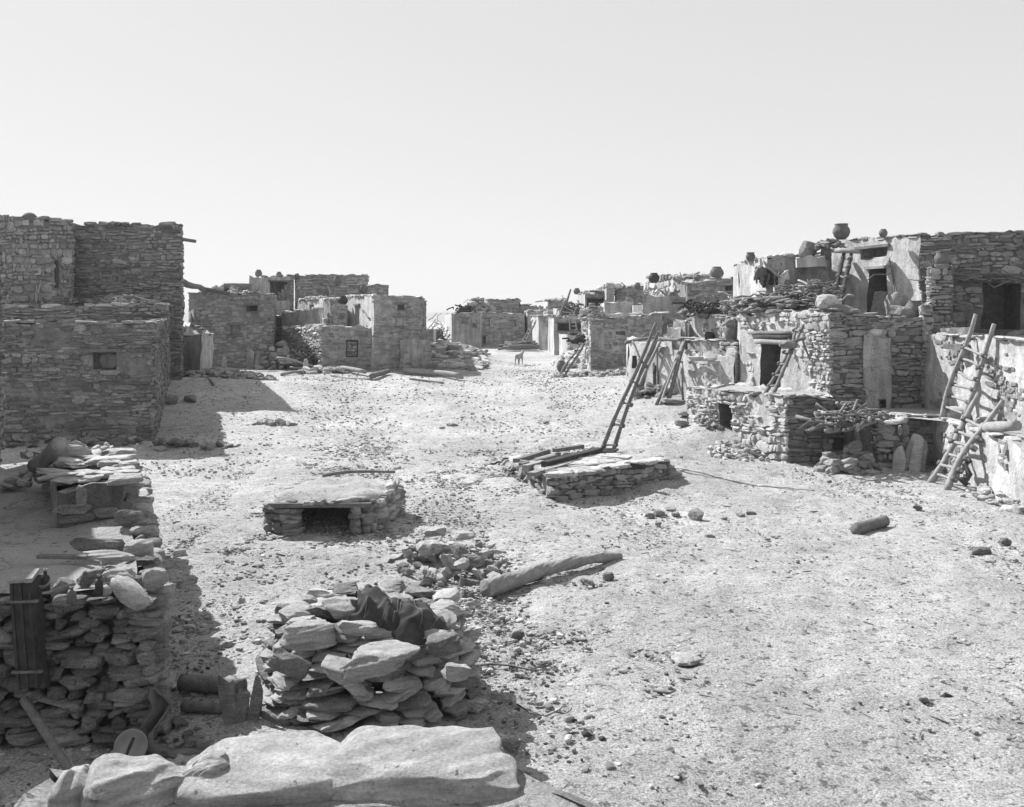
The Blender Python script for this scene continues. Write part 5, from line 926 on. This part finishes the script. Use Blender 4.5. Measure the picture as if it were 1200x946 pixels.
# ================================================================== THE BIG DRY STONE PILE
gb = 'stones of the big dry stone pile'
cx, cy, ax, ay, H0 = -1.28, 8.42, .88, .84, .76
mb = MB('mortar_and_shade'); lathe(mb, (cx, cy, -.1), [(.62, 0), (.56, .45), (.42, .66), (.01, .68)], 'mortar_and_shade', 24); core = mb
core.single('stone_core', 'dark earth and rubble filling the middle of the big dry stone pile', 'rubble core')
z = .0; k = 0; back = MB('sandstone')
while z < H0-.02:
    h = R.uniform(.055, .09); s = 1-.24*(z/H0)**1.2; a = R.uniform(0, .5); end = a+2*math.pi
    while a < end-.1:
        w_ = R.uniform(.17, .42); rr = 1/math.sqrt((math.cos(a)/ax)**2+(math.sin(a)/ay)**2)*s; da = w_/rr; am = a+da/2; rr = s/(abs(math.cos(am)/ax)**2.1+abs(math.sin(am)/ay)**2.1)**(1/2.1)
        x = cx+rr*math.cos(am)+R.gauss(0, .02); y = cy+rr*math.sin(am)+R.gauss(0, .02); tg = math.atan2(math.cos(am)*ay, -math.sin(am)*ax)
        if not (x < -1.85 and y < 8.2 and z > .5 and R.random() < .5):
            args = ((x, y, GZ(x, y)*.5+z+h/2), (w_*.56, R.uniform(.10, .2), h*R.uniform(.42, .66)), (R.gauss(0, .14), R.gauss(0, .14), tg+R.gauss(0, .3)))
            if math.sin(am) > .2 or (z < .07 and math.sin(am) > -.2): rock(back, *args, HI, R.choice(['sandstone', 'sandstone', 'pale_slab']), True)
            else: rock_obj(*args, 'flat sandstone slab laid in the side of the big dry stone pile', 'stone', gb, 'HI', R.choice(['sandstone', 'pale_slab', 'pale_slab']))
        a += da*.93
    z += h*.9; k += 1
back.single('stacked_stones', 'hidden rear stones of the big dry stone pile', 'stones', kind='stuff')
for i in range(30):
    a = R.uniform(0, 6.28); r = math.sqrt(R.random())*.72; x = cx+r*math.cos(a)*ax; y = cy+r*math.sin(a)*ay; s = R.uniform(.12, .25)
    rock_obj((x, y, .70+.10*(1-r)*R.random()), (s, s*R.uniform(.5, .8), s*R.uniform(.22, .42)), (R.gauss(0, .18), R.gauss(0, .18), R.uniform(0, 6.28)), 'irregular slab lying on top of the big dry stone pile', 'stone', 'slabs on top of the big dry stone pile', 'HI', R.choice(['pale_slab', 'pale_slab', 'sandstone']))
def onp(px, py, z): return on(px, py, z)
for (px, py, z, s, rot, lb, lb_m, ii) in (
    ((442, 775, .74, (.37, .21, .105), (.08, -.05, .12), 'largest smooth slab lying across the front top of the big stone pile', 'pale_slab', 0)),
    ((405, 785, .66, (.20, .12, .06), (.2, .25, -.6), 'pointed slab sticking out under the left end of the largest slab', 'pale_slab', 1)),
    ((360, 745, .72, (.27, .16, .085), (.1, .1, .5), 'bright blocky slab on the left top of the big stone pile', 'pale_slab', 2)),
    ((405, 712, .74, (.24, .18, .09), (-.1, .05, -.3), 'bright tilted slab at the back top of the big stone pile beside the blanket', 'pale_slab', 3)),
    ((350, 722, .70, (.20, .14, .08), (0, .1, .2), 'rough bright block at the back left top of the big stone pile', 'pale_slab', 4)),
    ((420, 735, .78, (.20, .10, .06), (0, .05, .2), 'long low bright stone in front of the blanket', 'pale_slab', 5)),
    ((490, 742, .70, (.27, .10, .04), (0, .0, -.1), 'thin wide slab right of the blanket on the big stone pile', 'pale_slab', 6)),
    ((520, 757, .66, (.17, .13, .08), (.2, -.1, -.4), 'tilted block at the right shoulder of the big stone pile', 'sandstone', 7)),
    ((533, 785, .62, (.18, .12, .06), (.1, -.1, .2), 'pale slab at the right front shoulder of the big stone pile', 'pale_slab', 8)),
    ((338, 775, .62, (.17, .1, .07), (.3, .5, .4), 'steeply tilted slab at the left front of the big stone pile', 'sandstone', 9))):
    rock_obj(onp(px, py, z+.09), s, rot, lb, 'stone_slab', None, 'HI', lb_m, ii, 'slab')
for (px, y0, y1, w_, lb, tl) in ((268, 798, 866, .12, 'leftmost upright slab leaning on the big stone pile', -.15), (284, 815, 868, .09, 'short pointed upright slab in the middle of the three leaning left of the pile', .1), (299, 806, 868, .13, 'tallest upright slab leaning against the left side of the big stone pile', .12)):
    d = 7.75; c = P(px, d); h = (y1-y0)/F*d; rock_obj((c[0], c[1], h/2-.02), (w_*.75, .05, h/2), (-.15, tl, R.uniform(-.4, .4)), lb, 'upright_slab', None, 'HI', 'sandstone', 5+int(px) % 4, 'slab')
# striped blanket thrown over the back of the pile
b0 = on(418, 712, .93); b1 = on(515, 730, .80); bd = (b1-b0)/np.linalg.norm(b1-b0); bs = np.array([-bd[1], bd[0], 0]); BL = np.linalg.norm(b1-b0)
def blanket(u, v):
    w = v*2-1; dome = np.sqrt(np.clip(1-np.abs(w)**2.2, 0, 1))*(.55+.45*np.sin(np.clip(u*1.05, 0, 1)*math.pi*.85+.35))
    ph = u*9+w*1.6+1.3*np.sin(w*1.7+u*5); fold = (1-np.sqrt(np.sin(ph)**2+.03))*.085+.012*np.sin(u*33-w*7+np.sin(w*5))+.012*np.sin(w*11+u*7)
    wid = .30+.05*np.sin(u*9+1)
    x = (u-.04*np.sin(w*4))*BL*1.05; yv = w*wid+.05*np.sin(u*8); zz = -.10+(.24*dome+fold*np.clip(dome*1.5, 0, 1))*(1-.2*u)
    return b0+np.outer(x, bd)+np.outer(yv, bs)+np.outer(zz, (0, 0, 1.))
mb = MB('cloth'); grid(mb, np.linspace(0, 1, 160), np.linspace(0, 1, 60), blanket, 'cloth'); bl = mb.single('blanket', 'dark striped blanket thrown over the back right of the big stone pile', 'blanket')
for u0 in (.12, .33, .5, .52, .74, .9):
    mb = MB('pale_cloth'); pts = blanket(np.full(40, u0)+.05*np.sin(np.linspace(0, 4, 40)+u0*20), np.linspace(.06, .9, 40)); pts[:, 2] += .002; tube(mb, pts, .0045, 5, 'pale_cloth'); mb.part('stripe', bl)

# ================================================================== NEAR LEFT TERRACE
root = thing('near_terrace', 'rough stone terrace wall in shade at the near left, running back beside the street', 'terrace', (-3.8, 9, 0))
pNT = [np.array([-6.8, 7.5]), np.array([-3.05, 7.6]), np.array([-5.5, 13.7]), np.array([-9.2, 13.7])]
mb = MB('mortar_and_shade'); block(mb, pNT, -.6, [1.2, 1.16, 1.2, 1.25], {0: dict(), 1: dict(), 2: dict()}, 'mortar_and_shade', para=0, amp=.03, cell=.14, thick=.25)
mb.part('earth_fill', root)
mb = MB('dark_sandstone'); dry(mb, (-5.2, 7.46), (-2.86, 7.52), 1.2, .24, .075, .10, 'dark_sandstone', HI, 0, .15, .03, 'sandstone'); mb.part('front_wall', root, 'front wall of dark irregular slabs')
mb = MB('sandstone')
AA, BB = np.array([-2.90, 7.62]), np.array([-5.42, 13.6])
dry(mb, AA, BB, 1.15, .3, .1, .12, 'sandstone', MID, 0, .2); mb.part('side_wall', root)
mb = MB('roof_dirt')
grid(mb, np.linspace(0, 1, 40), np.linspace(0, 1, 60), lambda u, v: np.stack([(-6.7+3.65*u)*(1-v)+(-9+3.5*u)*v, 7.5+6.2*v, 1.24+.05*np.sin(u*9+v*14)+.03*np.sin(v*31-u*17)-.06*(1-v)], 1), 'roof_dirt', None, .015); mb.part('earth_top', root)
tl = 'terrace'
for (px, py, z, s, rot, lb, mm, lib) in (
    ((152, 695, 1.34, (.19, .075, .07), (.1, .5, -.45), 'long rounded stone lying on the near terrace corner', 'pale_slab', 'ROUND')),
    ((140, 675, 1.33, (.16, .12, .06), (0, .1, .3), 'bright flat stone behind the long rounded one on the near terrace', 'pale_slab', 'HI')),
    ((180, 680, 1.25, (.11, .1, .10), (0, .0, .9), 'bright upright block at the street side of the near terrace corner', 'pale_slab', 'HI')),
    ((128, 652, 1.33, (.24, .08, .045), (0, .0, .1), 'long bright slab lying across the near terrace edge', 'pale_slab', 'HI')),
    ((160, 643, 1.27, (.14, .12, .09), (0.1, .1, .6), 'bright topped block on the outer edge of the near terrace', 'pale_slab', 'HI')),
    ((115, 638, 1.33, (.30, .06, .07), (0, .05, .25), 'long dark log edged slab below the sunlit patch of the terrace', 'sandstone', 'HI')),
    ((72, 690, 1.3, (.10, .09, .08), (0.2, .3, .6), 'rough grey stone behind the upright bottle on the near terrace', 'sandstone', 'HI')),
    ((100, 678, 1.27, (.09, .07, .06), (0.2, .3, .6), 'dark stone between the bottles on the near terrace', 'dark_sandstone', 'HI')),
    ((73, 704, 1.24, (.07, .05, .045), (0, 0, 0), 'small round stone at the foot of the dark box', 'sandstone', 'ROUND')),
    ((152, 606, 1.35, (.15, .12, .09), (0, 0, .2), 'thick slab at the street side of the small stone hearth', 'sandstone', 'HI')),
    ((152, 583, 1.42, (.10, .1, .05), (0, 0, .5), 'middle slab of the stack beside the small stone hearth', 'pale_slab', 'HI')),
    ((155, 570, 1.55, (.13, .12, .05), (0, 0, .2), 'top slab of the stack beside the small stone hearth', 'pale_slab', 'HI')),
    ((186, 692, 1.13, (.12, .1, .07), (0, 0, .2), 'sunlit slab on the street side corner under the upright block', 'pale_slab', 'HI')),
    ((165, 657, 1.2, (.15, .1, .05), (0, 0, .2), 'dark flat slab under the bright topped block of the terrace edge', 'dark_sandstone', 'HI'))):
    rock_obj(onp(px, py, z), s, rot, lb, 'stone', None, lib, mm)
for i in range(18):
    k = R.random(); q = AA+(BB-AA)*k+np.array([-R.uniform(0, .5), 0]); s = R.uniform(.05, .13); rock_obj((q[0], q[1], 1.24), (s, s*.7, s*.5), (R.gauss(0, .2), R.gauss(0, .2), R.uniform(0, 6)), 'rough stone lying along the street edge of the near terrace', 'stone', 'edge stones of the near terrace', 'HI', R.choice(['sandstone', 'pale_slab']))
# small hearth
pH = [P(68, 9.85), P(143, 9.95), P(160, 11.9), P(62, 12)]
root = thing('stone_hearth', 'small square plastered hearth with a bright slab top on the near terrace', 'hearth', (*P(105, 10.8), 1.2))
mb = MB('mortar_and_shade'); block(mb, pH, 1.0, [1.62, 1.62, 1.62, 1.62], {0: dict(st=dict(sx=.25, sz=.14, prot=.03, m='sandstone', cover=.55, g=1.2)), 1: dict(), 3: dict(wall='plaster')}, 'mortar_and_shade', para=0, amp=.04, cell=.08); mb.part('hearth_wall', root)
mb = MB('pale_slab')
for i in range(30):
    px = R.uniform(64, 150); d = R.uniform(9.95, 11.9); q = P(px, d); rock(mb, (*q, 1.66+R.uniform(0, .04)), (R.uniform(.16, .30), R.uniform(.13, .22), R.uniform(.03, .045)), (R.gauss(0, .05), R.gauss(0, .05), R.uniform(0, 3)), HI, 'pale_slab', True)
mb.part('slab_top', root); mb = MB('pale_slab'); heap(mb, *P(95, 11.9), .7, .3, .16, 50, .07, 'pale_slab', lambda x, y: 1.66, MID); mb.part('loose_rubble', root)
mb = MB('pale_wood'); stick(mb, on(42, 546, 1.6), on(70, 520, 1.95), .10, .09, .03, 'pale_wood', 7, 10); mb.single('pale_log', 'bright thick log tilted up at the back of the near terrace', 'log')
rock_obj(on(84, 533, 1.72), (.2, .1, .14), (.3, .3, .5), 'bright blocky stone beside the tilted log on the near terrace', 'stone', None, 'HI', 'pale_slab'); rock_obj(on(72, 563, 1.45), (.3, .12, .07), (0, .25, -.2), 'grey plank like slab left of the small stone hearth', 'stone_slab', None, 'HI', 'sandstone', cat='slab')
mb = MB('pale_slab'); heap(mb, on(52, 548, 1.5)[0], on(52, 548, 1.5)[1], .5, .4, .2, 50, .08, 'pale_slab', lambda x, y: 1.3, MID); mb.single('rubble_heap', 'bright small rubble under the tilted log on the near terrace', 'rubble')
mb = MB('wood'); beam(mb, on(45, 652, 1.28), on(103, 653, 1.28), .07, .03); mb.single('wooden_plank', 'thin plank lying in shade on the near terrace behind the bottles', 'plank')
# photographer's dark box, bottles, dish, pole, cloth
root = thing('wooden_box', 'tall narrow dark wooden box with a pale tilted lid, far left of near wall', 'box', on(36, 690, 1.2))
mb = MB('dark_wood'); bx = P(36, 7.28)
beam(mb, (bx[0]+.02, bx[1]+.02, .56), (bx[0]-.04, bx[1]+.02, 1.37), .19, .13, 'dark_wood'); mb.part('box_body', root)
for i in range(3):
    mb = MB('dark_wood'); dx = -.068+.068*i; beam(mb, (bx[0]+.02+dx, bx[1]-.062, .54+.01*i), (bx[0]-.04+dx, bx[1]-.062, 1.375-.006*i), .062, .02, 'dark_wood'); mb.part('board', root)
for zz in (.68, 1.22):
    mb = MB('wood'); beam(mb, (bx[0]-.11-.06*(zz-.55)+.02, bx[1]-.082, zz), (bx[0]+.12-.06*(zz-.55)+.02, bx[1]-.082, zz+.005), .03, .018, 'wood'); mb.part('batten', root)
mb = MB('pale_wood'); beam(mb, (bx[0]-.12, bx[1]-.05, 1.4), (bx[0]+.04, bx[1]+.0, 1.4), .3, .03, 'pale_wood'); mb.part('box_lid', root)
def bottle(px, py, h, r, lb, m='glass', cap='dark_wood'):
    q = on(px, py, 1.24); root = thing('glass_bottle', lb, 'bottle', q); mb = MB(m); lathe(mb, q, [(r, 0), (r*1.02, h*.1), (r, h*.55), (r*.9, h*.64), (r*.38, h*.74), (r*.36, h*.9)], m, 16, wob=0); mb.part('bottle_body', root)
    mb = MB(cap); lathe(mb, q+np.array([0, 0, h*.9]), [(r*.42, 0), (r*.42, h*.1), (.01, h*.1)], cap, 12, wob=0); mb.part('stopper', root)
bottle(53, 692, .17, .035, 'dark glass bottle with a pale stopper beside the wooden box', 'dark_clay', 'pale_slab'); bottle(116, 697, .16, .03, 'dark bottle with a pale label standing beside the long rounded stone', 'dark_clay', 'pale_slab'); bottle(84, 706, .12, .034, 'milky glass bottle standing in the middle of the near terrace edge', 'glass', 'tin')
mb = MB('tin'); q = on(49, 688, 1.26); lathe(mb, q, [(.03, 0), (.055, .05), (.06, .09), (.05, .09), (.02, .02)], 'tin', 14, (.6, .4, 0)); mb.single('white_cup', 'small pale cup tipped over beside the wooden box', 'cup')
q = on(125, 692, 1.26); rock_obj(q, (.045, .045, .04), (0, 0, 0), 'little pale ball of crumpled cloth next to the labelled bottle', 'cloth_ball', None, 'ROUND', 'pale_slab', cat='cloth')
root = thing('round_dish', 'round shallow dish with a stick lying across it on the ground before the near wall', 'dish', (*P(154, 7.25), .0))
mb = MB('clay'); q = P(154, 7.2); lathe(mb, (q[0], q[1], .11), [(.03, 0), (.11, .005), (.125, .03), (.115, .035), (.10, .018), (.01, .014)], 'tin', 28, (1.15, 0, .2), wob=0); mb.part('dish_body', root)
mb = MB('dark_wood'); stick(mb, (q[0]+.06, q[1]-.10, .22), (q[0]-.02, q[1]-.16, -.02), .012, .01, .05, 'dark_wood'); mb.part('dish_handle', root)
mb = MB('wood'); stick(mb, (*P(28, 7.2), Z(820, 7.2)), (*P(102, 6.6), .02), .035, .03, .0, 'wood', 5, 8); mb.single('tripod_pole', 'long straight pole leaning down across the lower left corner', 'pole')
mb = MB('sandstone'); beam(mb, (-5.0, 7.25, .62), (-4.05, 7.25, .62), .22, .07, 'dark_sandstone', .02); mb.single('stone_shelf', 'dark slab shelf jutting from the near wall under the wooden box', 'shelf')
mb = MB('pale_cloth')
def drape(u, v):
    x = -2.80+.05*np.sin(v*7)+.13*(u-.5)+.03*np.sin(u*9+v*5)+.35*np.clip(v-.75, 0, 1)*3*(.4+u); y = 7.35-.05*np.sin(v*6+u*4)+.04*np.cos(u*11)-.35*np.clip(v-.8, 0, 1); z = np.maximum(.48*(1-v*1.15)+.02*np.sin(u*13), .02+.015*np.sin(u*9+v*20)); return np.stack([x, y, z], 1)
grid(mb, np.linspace(0, 1, 20), np.linspace(0, 1, 40), drape, 'pale_cloth'); o = mb.single('cloth_sack', 'limp grey cloth sack hanging at the corner of the near wall', 'cloth')
m = o.modifiers.new('solid', 'SOLIDIFY'); m.thickness = .012
for (x0, y0, x1, y1, r, lb) in ((212, 798, 286, 803, .075, 'thick split log in the shade between the near wall and the big pile'), (215, 822, 262, 826, .05, 'second log lying below the thick split one in the shade')):
    d = 8.4; a, b = G(x0, y0+12), G(x1, y1+12); mb = MB('wood'); stick(mb, a+np.array([0, 0, r]), b+np.array([0, 0, r]), r, r*.9, .01, 'wood', 8, 12); mb.single('split_log', lb, 'log')
for i in range(14):
    free_stone(R.uniform(80, 260), R.uniform(835, 880), R.uniform(.03, .08), 'small dark stone in the shade at the foot of the near wall', 'MID', 'dark_sandstone', .5, 'stones in the shade of the near wall')

# ================================================================== THE ROOF PARAPET IN FRONT OF THE CAMERA
root = thing('stone_parapet', 'stone wall below the row of big pale boulders at the bottom of the picture', 'wall', (-1, 3, 0))
mb = MB('mortar_and_shade'); block(mb, [(-1.85, -5), (2.2, -5), (2.2, 1.9), (-.06, 3.75), (-1.85, 3.75)], -.5, 1.55, {2: dict(st=ST_MID), 3: dict(st=ST_MID)}, 'mortar_and_shade', para=0, amp=.03, cell=.2, roof='roof_dirt'); mb.part('wall', root)
def big(px, py, z, s, rot, lb, ii, lib='ROUND', m='pale_slab'):
    return rock_obj(on(px, py, z)-np.array([0, 0, .035]), s, rot, lb, 'boulder', None, lib, m, ii, 'boulder')
big(310, 905, 1.61, (.33, .2, .10), (.16, -.08, .05), 'smooth pale boulder in the middle of the bottom row, below the leaning slabs', 0, 'BIG')
big(497, 900, 1.62, (.37, .2, .115), (.16, .03, -.03), 'largest pale boulder of the bottom row, under the big stone pile', 1, 'BIG')
big(160, 920, 1.61, (.20, .16, .115), (.0, .1, .3), 'lumpy pale boulder at the left of the bottom row', 2, 'BIG')
big(97, 928, 1.60, (.11, .13, .11), (.0, .1, .3), 'leftmost small pale boulder of the bottom row', 3, 'BIG')
big(232, 908, 1.63, (.13, .07, .07), (.3, -.5, .3), 'tilted rounded rock between the two left boulders of the bottom row', 4, 'BIG')
big(396, 903, 1.60, (.07, .09, .10), (.1, .1, .8), 'small pale rock wedged between the two largest boulders', 4, 'HI')
big(560, 925, 1.56, (.13, .10, .06), (.1, .1, .4), 'rough grey rock at the right end of the bottom row', 6, 'HI', 'sandstone')
big(515, 938, 1.57, (.20, .08, .05), (.1, .1, .1), 'low rough rock below the largest boulder of the bottom row', 7, 'HI', 'pale_slab')
big(250, 945, 1.56, (.5, .08, .04), (.0, .0, .0), 'low flat ledge of pale stone under the bottom row of boulders', 8, 'HI', 'pale_slab')

# dusty air over the whole mesa
hz = bpy.data.materials.new('haze'); hz.use_nodes = True; t = hz.node_tree; t.nodes.clear(); ho = t.nodes.new('ShaderNodeOutputMaterial'); pv = t.nodes.new('ShaderNodeVolumePrincipled')
pv.inputs['Color'].default_value = (.9, .9, .9, 1); pv.inputs['Density'].default_value = .0006; t.links.new(pv.outputs[0], ho.inputs['Volume'])
me = bpy.data.meshes.new('haze'); x0, x1, y0, y1, z0_, z1_ = -6100, 6100, -3100, 6100, -70, 45
me.from_pydata([(x0, y0, z0_), (x1, y0, z0_), (x1, y1, z0_), (x0, y1, z0_), (x0, y0, z1_), (x1, y0, z1_), (x1, y1, z1_), (x0, y1, z1_)], [], [(3, 2, 1, 0), (4, 5, 6, 7), (0, 1, 5, 4), (1, 2, 6, 5), (2, 3, 7, 6), (3, 0, 4, 7)])
me.materials.append(hz); o = bpy.data.objects.new('haze', me); COL.objects.link(o); o['kind'] = 'stuff'

for i, (px, d, py, rx, h, sz, lb) in enumerate(((700, 61.5, 344, 1.2, .3, .22, 'stones along the roof of the tall bright edged house'), (738, 60.5, 337, .9, .3, .22, 'stones along the small shaded stone room roof'), (652, 79.5, 352, 1.0, .3, .25, 'stones along the square shaded far room roof'), (626, 76, 361, 1.6, .5, .25, 'jumble of stones on the far roofs at the street end'), (668, 57.5, 372, 1.6, .35, .2, 'stones along the roof over the long dark porch'), (725, 50.5, 355, 1.2, .25, .18, 'stones along the plain shaded plaster room roof'), (640, 70, 366, 1.0, .4, .22, 'stones behind the narrow house'), (822, 46, 326, 1.6, .35, .25, 'stones along the crumbling upper room'))):
    mb = MB('sandstone'); q = P(px, d); heap(mb, q[0], q[1]+.4, rx, .3, h*.6, 18, sz*.7, R.choice(['sandstone', 'pale_slab', 'dark_sandstone']), lambda x, y, z_=Z(py, d): z_-.05); brush(mb, q[0], q[1]+.3, Z(py, d)+.1, rx*.6, .3, .1, 4, .025, .6, 'wood', up=.4); mb.single('roof_clutter', lb, 'rubble')['kind'] = 'stuff'
for (px, d, y0, r, lb) in ((676, 62, 341, .22, 'dark jar on the tall bright edged house'), (716, 60.4, 334, .2, 'jar on top of the bright narrow pier'), (747, 60, 334, .2, 'jar on the small shaded stone room'), (607, 76, 356, .22, 'jar on the low upper room at the street end'), (787, 47, 347, .2, 'small jar on the plain shaded stone house'), (1035, 26.4, 273, .12, 'little pot behind the slot window roof edge of the top room')):
    q = P(px, d+.3); pot((q[0], q[1], Z(y0+4, d)), r*1.9, r, lb, 'clay_jar', None, 'clay')
for o in list(COL.objects):      # wide spreads of rubble that nobody could count
    if o.name.split('.')[0] == 'rubble_heap' and o.type == 'MESH' and len(o.data.polygons) > 1500: o['kind'] = 'stuff'
